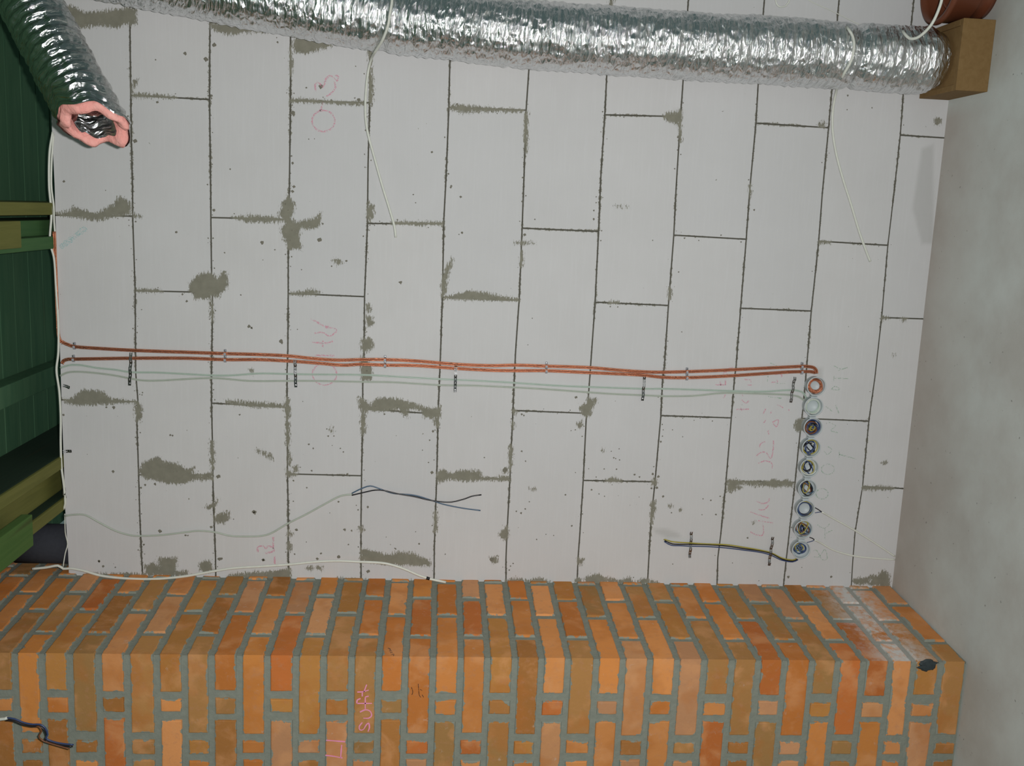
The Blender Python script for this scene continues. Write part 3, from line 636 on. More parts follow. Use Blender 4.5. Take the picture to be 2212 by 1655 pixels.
strokes('chalk_writing', [[(1661,1076),(1661,1083),(1648,1088),(1634,1083)], [(1621,1106),(1640,1113),(1663,1120)], [(1661,1091),(1651,1101),(1639,1101)], [(1638,1125),(1670,1130)], [(1648,1130),(1650,1149)], [(1621,1149),(1633,1155),(1646,1157),(1650,1149)]], MAT_PINK, wo, .005, label='faint pink chalk figures near the black wires')
strokes('chalk_writing', [[(1802,790),(1810,795),(1819,798)], [(1831,794),(1819,798),(1810,801)], [(1801,817),(1833,818)], [(1802,812),(1801,824)], [(1796,842),(1802,835),(1810,837),(1815,840)], [(1796,842),(1815,842)],
 [(1784,878),(1800,890)], [(1805,875),(1812,893)], [(1790,912),(1805,920),(1795,930),(1810,935)], [(1788,965),(1797,972),(1788,982),(1780,975)], [(1813,973),(1813,989)], [(1813,982),(1851,992)], ell(1788.6,1014,14,11), ell(1776,1067,13,11),
 [(1766,1134),(1774,1140),(1782,1141),(1794,1131)], [(1782,1141),(1782,1167)], [(1782,1153),(1798,1146)], [(1757,1190),(1765,1190),(1776,1209),(1787,1206),(1782,1187),(1770,1203),(1758,1203)],
 [(1664,784),(1680,791)], [(1659,811),(1658,826)], [(1674,828),(1697,829)], [(1659,857),(1690,861)]], MAT_GREEN, wo, .004, label='faint green chalk letters beside the round boxes')
strokes('chalk_writing', [[(130,535),(165,508),(186,492)]], MAT_CYAN, wo, .02, label='pale cyan crayon smudge under the ceiling')
Bz = (640, 1420, .1447)
strokes('chalk_writing', zc(Bz, [[(1070,1110),(1092,1050),(1080,985),(1045,1010),(1000,1080),(950,1085),(940,1035),(985,975)], [(1000,910),(1080,910),(1125,870),(1100,805),(1030,785),(950,820)], [(1030,770),(1030,600)], [(910,690),(1130,690)],
 [(905,690),(910,640),(960,618)], [(985,585),(985,530)], [(910,520),(1000,515),(1080,490)], [(1010,520),(1050,410)], [(1030,592),(1080,582)]]), MAT_PINKB, cho, .0040, y=YF-.0035, label='pink chalk writing on a brick')
strokes('chalk_writing', zc(Bz, [[(445,1240),(730,1262)], [(678,1310),(662,1500)], [(435,1465),(560,1480),(690,1505)]]), MAT_PINKB, cho, .0044, y=YF-.0035, label='pink chalk letters L and I on a brick')
strokes('charcoal_mark', zc(Bz, [[(1820,400),(1835,560),(1860,600)], [(1720,450),(1740,520),(1725,560)], [(1880,500),(1850,480)], [(1900,600),(1880,560)]]), MAT_DARKMARK, cho, .0022, y=YF-.0035, label='small dark scribble on a brick')

strokes('charcoal_mark', [[(838,1400),(842,1401),(843,1404)], [(841,1406),(846,1406)], [(843,1410),(848,1409)], [(846,1414),(851,1413),(850,1417)]], MAT_BLACK, cho, .0022, side=True, y=CX+SK*-.47+.0025, label='small black mark on the side of a brick')
# ------------------------------------------------------------------ ceiling of green boards and joists
dk = MB(); ZD = 2.985
y = -1.9
while y < .62:
    bw = random.uniform(.108, .118)
    dk.box((.39, y+bw/2, ZD+.012+random.uniform(-.002, .002)), (2.76, bw-.004, .024)); y += bw
dk.box((.39, -.64, ZD+.05), (2.78, 2.6, .03))
tag(dk.build('ceiling', MAT_DECK), 'ceiling of dark green impregnated boards', 'ceiling', kind='structure')
def joist(label, parts, group='timber joists under the green ceiling'):
    root = empty('ceiling_joist', (parts[0][1]*.5+parts[0][2]*.5, -.2, parts[0][3]))
    for (nm, x0_, x1_, z0_, z1_, y0_, y1_, mt, *lb) in parts:
        mb = MB(); mb.box(((x0_+x1_)/2, (y0_+y1_)/2, (z0_+z1_)/2), (x1_-x0_, y1_-y0_, z1_-z0_), bev=.003)
        o = adopt(root, mb.build(nm, mt))
        if lb: o['label'] = lb[0]
    tag(root, label, 'ceiling joist', group); return root
joist('brownish timber joist nearest the hanging foil duct end', [('plank', .149, .186, 2.80, ZD, -1.6, .55, MAT_JOIST)])
joist('wide green timber joist with a short block nailed below, second from the hanging duct', [('plank', .046, .084, 2.80, ZD, -1.6, .55, MAT_JOISTG), ('spacer', .084, .132, 2.835, ZD, -1.6, .55, MAT_JOISTG), ('end_block', .058, .134, 2.797, 2.834, -1.6, -.25, MAT_JOIST, 'yellow green block end')])
joist('shallow dark batten on the green ceiling, midway between the joists', [('plank', -.440, -.372, 2.925, ZD, -1.6, .55, MAT_DECK)])
joist('double joist of olive planks running towards the brick chimney', [('plank', -.655, -.616, 2.813, ZD, -1.6, .55, MAT_DARKT), ('plank', -.795, -.757, 2.813, ZD, -1.6, .55, MAT_DARKT), ('bottom_lath', -.655, -.616, 2.80, 2.812, -1.6, .55, MAT_JOIST, 'olive lath'), ('bottom_lath', -.795, -.757, 2.80, 2.812, -1.6, .55, MAT_JOIST, 'olive lath'), ('spacer', -.757, -.655, 2.845, ZD, -1.6, .55, MAT_JOIST),
   ('end_block', -.80, -.705, 2.768, 2.799, -1.6, -.325, MAT_LIME, 'bright green sawn block')])
bp = MB()
path = [(-.945, .075, 2.797), (-.945, .075, 2.985)]
lathe(bp, [(.02, 0), (.066, 0), (.066, .186), (.02, .186)], (-.938, .08, 2.7985), 'Z', 28)
tag(bp.build('insulated_pipe', MAT_BLACKPIPE, None, True), 'black foam insulated pipe standing on the wall top beside the chimney', 'pipe')

# ------------------------------------------------------------------ main foil duct
RD, YD = .0975, -.113
duct_px = [(-60,-135),(100,-100),(280,-65),(450,-31),(625,2),(800,34),(970,55),(1150,76),(1320,88),(1486,100),(1650,109),(1810,120),(1950,129),(2026,131)]
dc = [P(a, b, YD - (0.05 if a < 300 else 0)) for a, b in duct_px]
def duct_y(pt, ex=.004):          # front of the duct seen at this picture point
    yv = YD-RD
    for _ in range(6):
        q = P(pt[0], pt[1], yv)
        cx_ = np.interp(-q.z, [-c.z for c in dc], [c.x for c in dc])
        dx = min(abs(q.x-cx_), RD*.995)
        yv = YD-math.sqrt(RD*RD-dx*dx)-ex
    return P(pt[0], pt[1], yv)
root = empty('foil_duct', dc[-1])
def rf(t_, a, L):
    tie = 0
    for L0 in TIES: tie -= .007*math.exp(-((L-L0)/.012)**2)
    rib = .0012*math.sin(L*2*PI/.026+.8*math.sin(a*2))
    w1 = .0035*mn.noise(Vector((math.cos(a)*2.2, math.sin(a)*2.2, L*9)))
    w2 = .0035*mn.noise(Vector((math.cos(a)*5, math.sin(a)*5, L*48+5)))
    w3 = .0010*mn.noise(Vector((math.cos(a)*16, math.sin(a)*16, L*110+9)))
    endp = -.02*max(0, (t_-.985)/.015)
    return RD+tie+rib+w1+w2+w3+endp
full = smooth_path(dc, .004)
Lt = [0]
for i in range(1, len(full)): Lt.append(Lt[-1]+(full[i]-full[i-1]).length)
def L_at(px):
    zz = P(px, np.interp(px, [a for a, _ in duct_px], [b for _, b in duct_px]), YD).z
    return np.interp(-zz, [-c.z for c in full], Lt)
TIES = [L_at(832), L_at(1838), L_at(1838)+.004]
mb = MB(); tube(mb, dc, RD, 128, step=.004, rfun=rf)
jk = adopt(root, mb.build('foil_jacket', MAT_FOIL, None, True))
tag(root, 'long insulated flexible duct in crinkled silver foil running from ceiling to floor box', 'duct')
# cables tied round it
tag(wire('cable_tie', [P(848,-20,-.2)]+[duct_y(q) for q in [(846,8),(842,30),(838,55),(827,85),(815,105)]]+[P(809,114,-.12), P(803,125,-.06)]+[P(*q, -.03) for q in [(796,150),(791,190),(789,240),(794,285),(810,345),(826,402),(843,457),(852,490),(855,513)]], .0039, MAT_CREAM),
    'cream cable looped over the foil duct, its tail ending near the middle of the wall', 'cable', 'cream cables tied round the foil duct')
tag(wire('cable_tie', [P(1826,52,-.10)]+[duct_y(q) for q in [(1832,62),(1842,78),(1845,100),(1839,130),(1824,158)]]+[P(1813,180,-.13), P(1806,200,-.06)]+[P(*q, -.03) for q in [(1799,240),(1799,285),(1807,335),(1822,390),(1838,440),(1856,500),(1872,545),(1880,565)]], .0039, MAT_CREAM),
    'cream cable looped over the foil duct near the wooden box, tail hanging free', 'cable', 'cream cables tied round the foil duct')
tag(wire('cable', [P(1950,67,-.20), P(1955,74,-.225), P(1965,83,-.24), P(1980,82,-.26), P(1997,70,-.28), P(2014,50,-.30), P(2028,20,-.31), P(2036,-10,-.32), P(2040,-60,-.3)], .0042, MAT_WHITE),
    'white cable hanging in front of the brown pipe mouth', 'cable')
tag(wire('cable', [P(1690,-40,-.02), P(1676,-5,-.02), P(1680,12,-.02), P(1691,15,-.02), P(1703,6,-.02), P(1712,-30,-.02)], .0025, MAT_WHITE),
    'thin white wire loop at the picture edge above the foil duct', 'cable')
tag(wire('cable', [P(1735,-20,-.01), P(1745,-1,-.01), P(1800,25,-.01), P(1850,50,-.01), P(1880,62,-.01)], .0014, MAT_CREAM),
    'thin pale wire running down the blocks behind the foil duct', 'cable')

# ------------------------------------------------------------------ hanging duct with cut end
root = empty('foil_duct', P(205, 268, -.62))
E2 = P(205, 268, -.62)
hp = [P(-95,-290,-.27), P(-30,-170,-.33), P(35,-50,-.41), P(95,62,-.48), P(150,165,-.55), E2]
R2 = .075
def cut_tube(name, r, mat, ext, ragged, wr, seed, inner=None, sides=96):
    path = smooth_path(hp, .005); T, N, Bn = frames(path)
    nrm = Vector((-.80, -.60, -.05)).normalized()
    m = len(path); vs = []; fs = []; tv = []; L = 0
    back = 26
    for i, c in enumerate(path):
        if i: L += (path[i]-path[i-1]).length
        for k in range(sides):
            a = 2*PI*k/sides; d = N[i]*math.cos(a)+Bn[i]*math.sin(a)
            rr = r + wr*(.003*math.sin(L*2*PI/.03+.5*math.sin(a)) + .005*mn.noise(Vector((math.cos(a)*2.2, math.sin(a)*2.2, L*16+seed))) + .0025*mn.noise(Vector((math.cos(a)*6, math.sin(a)*6, L*60+seed))))
            q = c + d*rr
            if i >= m-1-back:
                tt = (i-(m-1-back))/back
                off = (E2-(path[-1]+d*rr)).dot(nrm)/T[-1].dot(nrm)
                off += ext + ragged*mn.noise(Vector((math.cos(a)*1.6, math.sin(a)*1.6, seed)))
                q = q + T[-1]*off*tt*tt*(3-2*tt)
            vs.append(q); tv.append((math.cos(a)*r, math.sin(a)*r, L))
    for i in range(m-1):
        for k in range(sides):
            a = i*sides+k; b = i*sides+(k+1) % sides; fs.append((a, b, b+sides, a+sides))
    mb = MB(); mb.add(vs, fs, 0, tuv=tv)
    if inner:
        # annular end: join to inner radius
        rim = [vs[(m-1)*sides+k] for k in range(sides)]
        cen = sum(rim, Vector())/sides
        rings = []
        for s_, dd in ((1, 0), (.93, .010), (.80, .012), (.70, .002), (.66, -.03)):
            rings.append([cen+(q-cen)*s_+T[-1]*(dd+(.012*mn.noise(q*26+Vector((s_*3, 0, 0))) if s_ < 1 else 0)) for q in rim])
        base = [v_ for rg in rings for v_ in rg]
        ff = []
        for i in range(len(rings)-1):
            for k in range(sides):
                a = i*sides+k; b = i*sides+(k+1) % sides; ff.append((a, b, b+sides, a+sides))
        mb.add(base, ff, 0, tuv=[tuple(q) for q in base])
    return adopt(root, mb.build(name, mat, None, True))
cut_tube('foil_jacket', R2, MAT_FOIL2, 0, .030, 1, 2)
cut_tube('pink_insulation', R2-.005, MAT_WOOL, .002, .030, 1, 2, inner=True)['label'] = 'pink glass wool'
cut_tube('inner_liner', .041, MAT_FOIL, .004, .02, .5, 7)
tag(root, 'hanging foil duct with cut end showing pink insulation', 'duct')

# ------------------------------------------------------------------ wooden box on the floor and brown pipe
f0 = at(2131, 199, 2, 0); YBX = -.228
tl = at(2069, 195, 1, YBX); tr = at(2078, 38, 1, YBX)
ztop = (tl[2]+tr[2])/2
bx0, bx1 = tl[0], tr[0]
root = empty('duct_box', ((bx0+bx1)/2, YBX/2, 0))
th = .018
def slab(nm, x0_, x1_, y0_, y1_, z0_, z1_, mat=MAT_BOX, bev=.0015):
    mb = MB(); mb.box(((x0_+x1_)/2, (y0_+y1_)/2, (z0_+z1_)/2), (x1_-x0_, y1_-y0_, z1_-z0_), bev=bev); return adopt(root, mb.build(nm, mat))
slab('front_panel', bx0, bx1, YBX, YBX+th, 0, ztop)
slab('side_panel', bx0, bx0+th, YBX+th, -.001, 0, ztop)
slab('side_panel', bx1-th, bx1, YBX+th, -.001, 0, ztop)
slab('top_panel', bx0+th, bx1-th, YBX+th, -.001, ztop-th-.004, ztop-.004)
tag(root, 'ochre wooden box standing on the floor under the foil duct', 'box')
# brown pipe with a collar
zr = at(2063, 0, 1, -.262)[2]; zr2 = at(1988, 0, 1, -.012)[2]
zrim = (zr+zr2)/2
RP = .105; xc = at(2025, 57, 2, zrim)[0]+RP+.023
root = empty('drain_pipe', (xc, -.137, 0))
mb = MB()
lathe(mb, [(RP-.008, .012), (RP-.008, 0), (RP-.012, 0), (RP-.012, zrim-.10), (RP+.006, zrim-.085), (RP+.006, zrim-.02), (RP+.014, zrim-.014), (RP+.014, zrim-.004), (RP+.008, zrim), (RP+.001, zrim), (RP-.002, zrim-.02), (RP-.002, zrim-.08), (RP-.018, zrim-.09), (RP-.018, .02)], (0, 0, 0), 'Z', 64)
o = mb.build('pipe_body', MAT_PIPE, root, True)
mb = MB(); lathe(mb, [(.0, .03), (RP-.018, .03), (RP-.03, .06), (RP-.03, zrim-.05), (RP-.036, zrim-.045), (RP-.04, zrim-.05), (RP-.04, .05), (0, .05)], (0, 0, 0), 'Z', 56)
o2 = mb.build('inner_pipe', MAT_PIPE, root, True)
tag(root, 'orange brown plastic drain pipe with an open collar behind the wooden box', 'pipe')
print('BOX', bx0, bx1, ztop, 'PIPE', xc, zr, zr2)

# ------------------------------------------------------------------ copper cables
def double(name, px, y0, r, mats, label, cat, group, gap=None, parts='strand'):
    gap = gap or r*1.02
    path = smooth_path([P(a, b, y0) for a, b in px], .01)
    T, N, Bn = frames(path)
    root = empty(name, path[-1])
    for s_ in (-1, 1):
        pts = []
        for i, c in enumerate(path):
            side = Vector((-T[i].z, 0, T[i].x))
            if side.length < .2: side = Vector((1, 0, 0))
            pts.append(c+side.normalized()*gap*s_)
        adopt(root, wire(parts, pts, r, mats, None, 8, .012))
    tag(root, label, cat, group); return root
g_c = 'copper cables clipped to the block wall'
double('copper_cable', [(117,500),(120,580),(124,680),(127,728),(135,739),(148,745),(162,749),(200,752),(290,757),(400,761),(487,764),(560,766),(622,769),(680,775),(730,778),(780,777),(832,777),(900,780),(985,787),(1060,790),(1115,789),(1180,791),(1270,794),(1340,800),(1410,804),(1483,803),(1560,800),(1640,796),(1731,791.5),(1745,792),(1757,794),(1763,800),(1764,807)],
    -.009, .0027, MAT_COPPER, 'bare looking copper double cable, the one that curves up under the ceiling', 'cable', g_c)
double('copper_cable', [(134,786),(137,780),(146,776.5),(160,776),(220,775),(290,774),(400,774),(487,777),(560,777),(622,780),(680,784),(740,789),(780,787),(832,789),(900,790),(985,796),(1060,800),(1115,801),(1180,801),(1270,805),(1380,810),(1430,815),(1483,816),(1560,813),(1640,808),(1700,804),(1731,803),(1750,803),(1761,805)],
    -.009, .0027, MAT_COPPER, 'copper double cable, the one next to the pale green cables', 'cable', g_c)
g_p = 'pale green cables below the copper ones'
double('speaker_cable', [(130,795),(150,789),(175,789),(210,795),(250,799),(283,804),(340,805),(400,808),(457,811),(500,811),(560,807),(620,808),(680,809),(785,810),(860,814),(950,819),(1020,822),(1110,827),(1200,833),(1270,836),(1390,840),(1430,840),(1500,842),(1587,845),(1650,846),(1700,843),(1722,844),(1735,849),(1742,860)],
    -.004, .0016, MAT_PALE, 'thin pale green cable directly beside the copper cables', 'cable', g_p, .0017)
double('speaker_cable', [(130,812),(150,804),(185,804),(240,810),(283,818),(310,822),(350,822),(457,817),(540,823),(620,823),(680,823),(785,825),(850,826),(950,832),(1020,833),(1110,837),(1180,841),(1250,846),(1320,851),(1390,854),(1440,856),(1500,855),(1550,850),(1587,849),(1650,851),(1700,853),(1725,857),(1738,866)],
    -.004, .0016, MAT_THIN, 'thin pale cable farthest from the copper cables of the two', 'cable', g_p, .0017)
# cables along the top edge of the wall
g_e = 'white cables along the top of the wall'
tag(wire('cable', [P(114,285,-.01),P(107,330,-.012),P(106,400,-.012),P(111,460,-.012),P(108,520,-.012),P(117,560,-.01),P(121,620,-.01),P(126,700,-.01),P(126,760,-.012),P(122,800,-.014),P(128,845,-.012),P(131,900,-.01),P(131,960,-.01),P(133,1010,-.012),P(138,1050,-.01),P(141,1088,-.008),P(137,1100,-.006)], .0036, MAT_WHITE), 'longest white cable running along the top edge of the block wall', 'cable', g_e)
tag(wire('cable', [P(116,290,-.006),P(112,340,-.006),P(111,400,-.006),P(116,445,-.007),P(117,480,-.007),P(120,520,-.006),P(121,560,-.005),P(124,620,-.005)], .0028, MAT_WHITE), 'shorter white cable crossing the long one at the top edge of the wall', 'cable', g_e)
tag(wire('cable', [P(140,1110,-.006),P(141,1150,-.006),P(146,1175,-.006),P(141,1195,-.012),P(136,1225,-.02)], .0018, MAT_CREAM), 'short thin cable at the wall top corner beside the black pipe', 'cable')

# ------------------------------------------------------------------ clips
def clip(cable_pts, label):
    a, b = cable_pts[0], cable_pts[-1]
    root = None
    for i, (u, v_) in enumerate(cable_pts):
        c = P(u, v_, 0)
        if root is None: root = empty('cable_clip', c)
        mb = MB(); n = 12; vs = []; fs = []
        for hz in (-.0035, .0035):
            for rr in (.0070, .0092):
                for k in range(n+1):
                    an = PI*k/n
                    vs.append(c+Vector((math.cos(an)*rr*.95, -math.sin(an)*rr*1.35, hz)))
        m = n+1
        for k in range(n):
            fs += [(k, k+1, m+k+1, m+k), (2*m+k, 3*m+k, 3*m+k+1, 2*m+k+1), (m+k, m+k+1, 3*m+k+1, 3*m+k), (k, 2*m+k, 2*m+k+1, k+1)]
        mb.add(vs, fs)
        mb.box(c+Vector((.0115, -.0045, 0)), (.006, .009, .007), bev=.001)
        adopt(root, mb.build('saddle', MAT_CLIP))
        mb = MB(); lathe(mb, [(0, -.0018), (.0022, -.0016), (.0024, 0), (.0012, 0), (.0012, .006)], c+Vector((.0115, -.009, 0)), 'Y', 12)
        adopt(root, mb.build('nail', MAT_STEEL))
    tag(root, label, 'cable clip', 'grey clips holding the copper cables'); return root
clip([(162,749)], 'grey clip nearest the ceiling on the copper cable that curves upward')
clip([(160,776)], 'grey clip nearest the ceiling on the copper cable beside the pale green ones')
clip([(487,764)], 'single grey clip two blocks from the ceiling, on the curving copper cable')
clip([(487,777)], 'single grey clip two blocks from the ceiling, on the cable beside the pale green ones')
clip([(832,777),(832,789)], 'double grey clip between the second and third metal straps from the ceiling')
clip([(1180,791),(1180,801)], 'double grey clip midway along the copper cables, below the third strap')
clip([(1483,803),(1483,816)], 'double grey clip below the fourth strap from the ceiling')
clip([(1731,791.5),(1731,803)], 'double grey clip right above the copper coil box')

# ------------------------------------------------------------------ perforated straps
def strap(a, b, label, y=-.012, wdt=.0088, grp='perforated metal straps holding cables', curl=True):
    A = P(*a, y); B_ = P(*b, y); d = (B_-A); L = d.length; d.normalize(); s_ = Vector((-d.z, 0, d.x)).normalized()
    mb = MB(); n = max(3, int(L/.0105)); pitch = L/n
    def quad(c, u, hw, hu, zoff, tilt):
        t_ = .0008; e = Vector((0, -1, 0)); uu = (u+e*tilt).normalized(); nn = Vector((0, -1, 0))
        sd = s_
        vs = [c+uu*sx_*hu+sd*sy_*hw+nn*sz_*t_*.5+nn*zoff for sx_ in (-1, 1) for sy_ in (-1, 1) for sz_ in (-1, 1)]
        mb.add(vs, [(0,1,3,2),(4,6,7,5),(0,4,5,1),(2,3,7,6),(0,2,6,4),(1,5,7,3)])
    for i in range(n):
        c = A+d*pitch*(i+.5); zo = .0030*math.sin(i*1.9+a[0])
        tl_ = .5*math.sin(i*2.3+a[0])
        quad(c+s_*(wdt*.33), d, wdt*.19, pitch*.52, zo, tl_)
        quad(c-s_*(wdt*.33), d, wdt*.19, pitch*.52, zo, tl_)
        quad(c+d*pitch*.36, d, wdt*.5, pitch*.26, zo+.0003, tl_)
    o = mb.build('perforated_strap', MAT_STEEL)
    # fixing nail keeps the strap on the wall
    root = empty('metal_strap', P(*b, 0)); adopt(root, o)
    mb = MB(); lathe(mb, [(0, -.0035), (.003, -.0028), (.0042, 0), (.0015, 0), (.0015, .012)], B_-d*.006+Vector((0, -.001, 0)), 'Y', 14)
    adopt(root, mb.build('nail', MAT_STEEL))
    tag(root, label, 'metal strap', grp); return root
strap((283,762),(280,832), 'metal strap nearest the ceiling across the copper and pale cables')
strap((637,778),(639,836), 'metal strap beside the pink chalk circle, second from the ceiling')
strap((985,786),(983,847), 'metal strap in the middle of the wall, third from the ceiling')
strap((1393,812),(1388,865), 'fourth metal strap from the ceiling, below the wide gap')
strap((1717,814),(1708,869), 'metal strap closest to the copper coil box')
strap((1494,1149),(1490,1205), 'metal strap over the three coloured wires near the hole in the wall', y=-.010)
strap((1670,1160),(1661,1221), 'metal strap over the three coloured wires near the last round box', y=-.010)
strap((136,833),(151,837), 'short strap stub at the wall top between pale cables and mortar smear', y=-.008, grp='short strap stubs at the top of the wall')
strap((136,976),(155,974), 'short shiny strap stub at the wall top, midway along the edge', y=-.008, grp='short strap stubs at the top of the wall')
strap((138,1053),(140,1076), 'short dark strap stub at the wall top beside the lower white cable', y=-.008, grp='short strap stubs at the top of the wall')

# ------------------------------------------------------------------ wires on the wall
root = empty('cable', P(141, 1114, 0))
adopt(root, wire('sheath', [P(a, b, -.008) for a, b in [(139,1115),(160,1112),(185,1113),(215,1129),(250,1147),(280,1156),(302,1158),(350,1156),(400,1150),(430,1147),(465,1150),(500,1158),(545,1159),(570,1157),(590,1150),(622,1131),(660,1112),(700,1090),(735,1072),(762,1068)]], .0031, MAT_THIN))
adopt(root, wire('core_wire', [P(a, b, -.009) for a, b in [(760,1066),(780,1056),(800,1050),(820,1056),(850,1066),(895,1070),(935,1082),(960,1090),(1000,1098),(1038,1103)]], .0022, MAT_LBLUE))['label'] = 'blue wire'
adopt(root, wire('core_wire', [P(a, b, -.011) for a, b in [(760,1070),(790,1063),(810,1059),(830,1060),(860,1067),(895,1073),(930,1081),(970,1085),(1000,1079),(1020,1072),(1040,1069)]], .0023, MAT_BLACK))['label'] = 'black wire'
tag(root, 'thin white cable across the blocks ending in a black and a blue wire', 'cable')
root = empty('cable', P(963, 1258, -.034))
adopt(root, wire('sheath', [P(a, b, -.034) for a, b in [(70,1229),(100,1226),(125,1222),(137,1229),(152,1228),(180,1233),(215,1243),(250,1248),(300,1251),(350,1250),(400,1245),(440,1238),(500,1228),(560,1224),(620,1220),(680,1214),(730,1212),(780,1214),(830,1217),(870,1228),(905,1243),(930,1251),(963,1258)]], .0042, MAT_WHITE))
mb = MB(); tube(mb, [P(921,1248.5,-.034), P(928,1250.6,-.034)], .0052, 10, smooth=False); adopt(root, mb.build('tape_wrap', MAT_BLACK, None, True))['label'] = 'black tape'
tag(root, 'white cable along the edge of the blocks next to the brick, with black tape', 'cable')
for k_, (sh, b1, b2, lb) in enumerate([
    ([(1775,1106),(1800,1120),(1850,1148),(1900,1180),(1933,1202)], [(1775,1106),(1768,1101),(1761,1097)], [(1774,1106),(1768,1106.5),(1761,1108)], 'cream cable from the floor corner ending in two wires beside the blue coiled box'),
    ([(1759,1166),(1775,1174),(1790,1183),(1810,1192),(1850,1202),(1900,1207),(1933,1209)], [(1759,1166),(1755,1163),(1749,1161)], [(1759,1167),(1752,1170),(1743,1172)], 'cream cable from the floor corner ending in two wires between the last two round boxes')]):
    root = empty('cable', P(*sh[-1], -.01))
    adopt(root, wire('sheath', [P(a, b, -.030 if i == 0 else -.022+.01*min(1, i/3)) for i, (a, b) in enumerate(sh)], .0030, MAT_WHITE))
    adopt(root, wire('core_wire', [P(a, b, -.031) for a, b in b1], .0016, MAT_BLACK))['label'] = 'black wire'
    adopt(root, wire('core_wire', [P(a, b, -.030) for a, b in b2], .0014, MAT_BLUE))['label'] = 'blue wire'
    tag(root, lb, 'cable', 'cream cables from the floor corner')
root = empty('wire_bundle', P(1437, 1168, 0))
adopt(root, wire('wire', [P(1434,1166,.002)]+[P(a, b, -.008) for a, b in [(1438,1166),(1450,1170),(1470,1172),(1490,1173),(1520,1175),(1570,1177),(1610,1183),(1640,1188),(1665,1194),(1690,1206),(1712,1210),(1720,1207)]], .0022, MAT_YELLOW))['label'] = 'yellow green wire'
adopt(root, wire('wire', [P(1436,1168,.002)]+[P(a, b, -.009) for a, b in [(1440,1170),(1452,1175),(1470,1176),(1492,1176),(1530,1177),(1570,1180),(1610,1186),(1640,1190),(1666,1196),(1690,1208),(1712,1212),(1722,1208)]], .0022, MAT_BLACK))['label'] = 'black wire'
adopt(root, wire('wire', [P(1435,1170,.002)]+[P(a, b, -.008) for a, b in [(1438,1172),(1450,1178),(1470,1179),(1492,1180),(1530,1181),(1570,1184),(1610,1189),(1640,1193),(1664,1199),(1688,1210),(1712,1214),(1724,1209)]], .0020, MAT_BLUE))['label'] = 'blue wire'
tag(root, 'yellow, black and blue wires from a hole to the last round box', 'wires')

# ------------------------------------------------------------------ round boxes and their wires
YB_ = -.030
bpx = [(1764,835),(1758.3,879),(1757,923.4),(1753,968),(1749,1011.5),(1744.8,1056.6),(1740.6,1101),(1736,1144.3),(1731.3,1188.5)]
blab = ['round grey box holding the copper coil, nearest the copper cables', 'round grey box holding the pale green coil', 'round grey box crammed full of dark blue and yellow wires', 'round grey box with big black and cream wire loops, fourth in the row',
        'round grey box with a black oval wire loop, fifth in the row', 'round grey box with black, blue and orange wire loops, sixth in the row', 'round grey box with an open ring of blue wire, seventh in the row', 'round grey box with a tight tangle of many colours, second from the chimney', 'round grey box with twisted blue wires, nearest the chimney']
bc_ = [P(a, b, YB_) for a, b in bpx]
def make_box(c, nxt, prv):
    root = empty('junction_box', Vector((c.x, 0, c.z)))
    mb = MB()
    lathe(mb, [(.0306, -.0005), (.0306, YB_+.004), (.0324, YB_+.003), (.0324, YB_), (.0296, YB_), (.0292, YB_+.004), (.0290, -.003), (.0, -.003)], (c.x, 0, c.z), 'Y', 44)
    adopt(root, mb.build('cup', MAT_PLASTIC, None, True))
    for o_ in (nxt, prv):
        if o_ is None: continue
        d = Vector((o_.x-c.x, 0, o_.z-c.z)); Ld = d.length; d.normalize()
        mb = MB(); rot = Matrix.Rotation(math.atan2(d.x, d.z), 3, 'Y')
        st_, en = .0285, Ld/2-.0006
        mb.box(Vector((c.x, -.0125, c.z))+d*(st_+en)/2, (.022, .023, en-st_), rot=rot, bev=.0015)
        adopt(root, mb.build('connector', MAT_PLASTIC))
    return root
for i, c in enumerate(bc_):
    r_ = make_box(c, bc_[i+1] if i < 8 else None, bc_[i-1] if i else None)
    tag(r_, blab[i], 'junction box', 'row of round boxes above the floor')
def loop(c, rx, rz, turns, tilt, y0, y1, ph=0, wob=.001, seed=0, rot=0.0, n=26):
    pts = []
    ox, oz = .0065*mn.noise(Vector((seed*1.7, 4, 4)))*1.6, .0065*mn.noise(Vector((seed*1.7, 8, 1)))*1.6
    if (rx > .0185 and rz > .0185) or seed < 13.9: ox = oz = 0
    N_ = int(n*turns)
    for k in range(N_+1):
        t_ = k/N_; a = ph+2*PI*turns*t_
        w_ = 1+wob*60*mn.noise(Vector((a*.35, seed, 2)))
        x = rx*math.cos(a)*w_; z = rz*math.sin(a)*w_
        x, z = x*math.cos(rot)-z*math.sin(rot), x*math.sin(rot)+z*math.cos(rot)
        x += ox; z += oz
        rr = math.hypot(x, z)
        x *= 1.14; z *= 1.14; rr *= 1.14
        if rr > .0268: x *= .0268/rr; z *= .0268/rr
        pts.append(Vector((c.x+x, y0+(y1-y0)*t_+tilt*math.sin(a+1), c.z+z)))
    return pts
def bundle(i, specs, label, cat='wires', name='wire_bundle'):
    c = bc_[i]; root = empty(name, Vector((c.x, -.004, c.z)))
    for k, (mt, lb, r_, *arg) in enumerate(specs):
        o = adopt(root, wire('wire', loop(c, *arg[:-1], seed=i*7+k*3.1, rot=arg[-1]), r_, mt, None, 7, .0025))
        if lb: o['label'] = lb
    tag(root, label, cat, 'wires curled up inside the round boxes'); return root
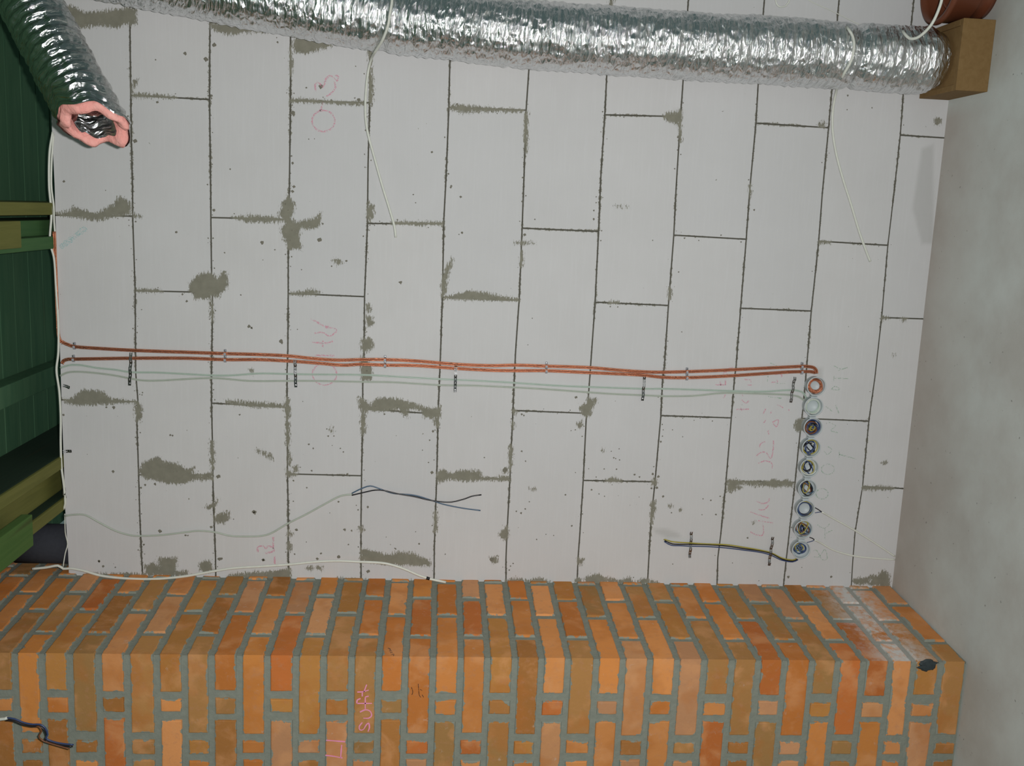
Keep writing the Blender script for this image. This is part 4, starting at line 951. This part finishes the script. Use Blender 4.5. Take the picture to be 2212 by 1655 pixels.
bundle(0, [(MAT_COPPER, None, .0026, .0205, .0205, 1.6, .001, -.010, -.020, .3, .001, 0), (MAT_COPPER, None, .0026, .0170, .0175, 1.7, .002, -.014, -.026, 1.3, .001, .3), (MAT_COPPER, None, .0026, .0145, .0180, 1.6, .003, -.010, -.024, 2.3, .002, -.5), (MAT_COPPER, None, .0026, .0215, .0160, 1.4, .003, -.014, -.024, 3.3, .002, .9)], 'coil of copper cable curled inside the first round box', 'cable coil', 'copper_coil')
bundle(1, [(MAT_PALE, None, .0015, .0205, .0210, 3, .001, -.008, -.020, .3, .001, 0), (MAT_PALE, None, .0015, .0180, .0190, 3, .002, -.010, -.024, 2.0, .002, .8), (MAT_CREAM, None, .0013, .0220, .0200, 2, .001, -.014, -.024, 1.0, .001, .2)], 'coil of thin pale green cable inside the second round box', 'cable coil', 'cable_coil')
B, U, Y_, Bn_, Wh, Lb = MAT_BLACK, MAT_BLUE, MAT_YELLOW, MAT_BROWN, MAT_CREAM, MAT_LBLUE
nm_ = {id(B): 'black wire', id(U): 'blue wire', id(Y_): 'yellow green wire', id(Bn_): 'brown wire', id(Wh): 'cream wire', id(Lb): 'light blue wire'}
def rb(i, cols, label, rmin, rmax, turns, r_=.0017, ecc=.8):
    rs = random.Random(i*13+5); sp = []
    for k, m_ in enumerate(cols):
        a = rs.uniform(rmin, rmax); sp.append((m_, nm_[id(m_)], r_, a, a*rs.uniform(ecc, 1.0), rs.uniform(*turns), rs.uniform(.001, .005), rs.uniform(-.008, -.014), rs.uniform(-.018, -.026), rs.uniform(0, 6), .002, rs.uniform(-1.5, 1.5)))
    bundle(i, sp, label)
rb(2, [U, B, U, Y_, U, B, Bn_, U, Y_, B, U, Bn_], 'dense dark knot of blue, brown and yellow wires in the third round box', .006, .024, (1.5, 2.6), .002, .5)
rb(3, [B, U, Wh, Y_, B, U], 'large loops of black, blue, yellow and cream wire in the fourth round box', .016, .024, (1.0, 1.4), .002, .35)
rb(4, [B, U, Y_, B, Wh], 'oval loops of black and yellow wire in the fifth round box', .014, .023, (.9, 1.3), .0019, .4)
rb(5, [B, U, Bn_, Lb, B, Y_], 'loops of black, blue and orange brown wire in the sixth round box', .013, .023, (.9, 1.4), .0019, .4)
rb(6, [U, U, B, U, Y_, Lb], 'open ring of blue wires in the seventh round box', .019, .0215, (1.2, 1.9), .0019, .9)
rb(7, [U, B, Bn_, Y_, U, B, Lb, Bn_, Y_, B], 'tangled coloured wires in the eighth round box', .005, .023, (1.0, 2.0), .0017, .45)
rb(8, [U, Lb, B, U, Lb, Y_], 'small twist of blue wires in the ninth round box', .004, .017, (1.2, 2.4), .0016, .3)

# ------------------------------------------------------------------ cut cable in front of the chimney
root = empty('cable', P(-60, 1545, -.70))
yb = -.64
adopt(root, wire('sheath', [P(-200,1520,yb), P(-60,1552,yb), P(0,1554,yb), P(16,1551,yb)], .0042, MAT_WHITE))
core = [(14,1552),(30,1554),(50,1562),(70,1566),(85,1566),(97,1574),(102,1588),(98,1596),(110,1602),(130,1607),(158,1610)]
adopt(root, wire('core_wire', [P(a+1, b-1, yb) for a, b in core], .0022, MAT_BLUE))['label'] = 'blue wire'
adopt(root, wire('core_wire', [P(a-1, b+3, yb+.003) for a, b in core], .0024, MAT_BLACK))['label'] = 'black wire'
adopt(root, wire('core_wire', [P(a, b+4, yb+.006) for a, b in core[:4]]+[P(84,1570,yb), P(90,1580,yb), P(84,1590,yb), P(92,1600,yb), P(118,1609,yb), P(150,1618,yb)], .0020, MAT_BROWN))['label'] = 'brown wire'
tag(root, 'white cable end with blue, black and brown wires in front of the brick chimney', 'cable')
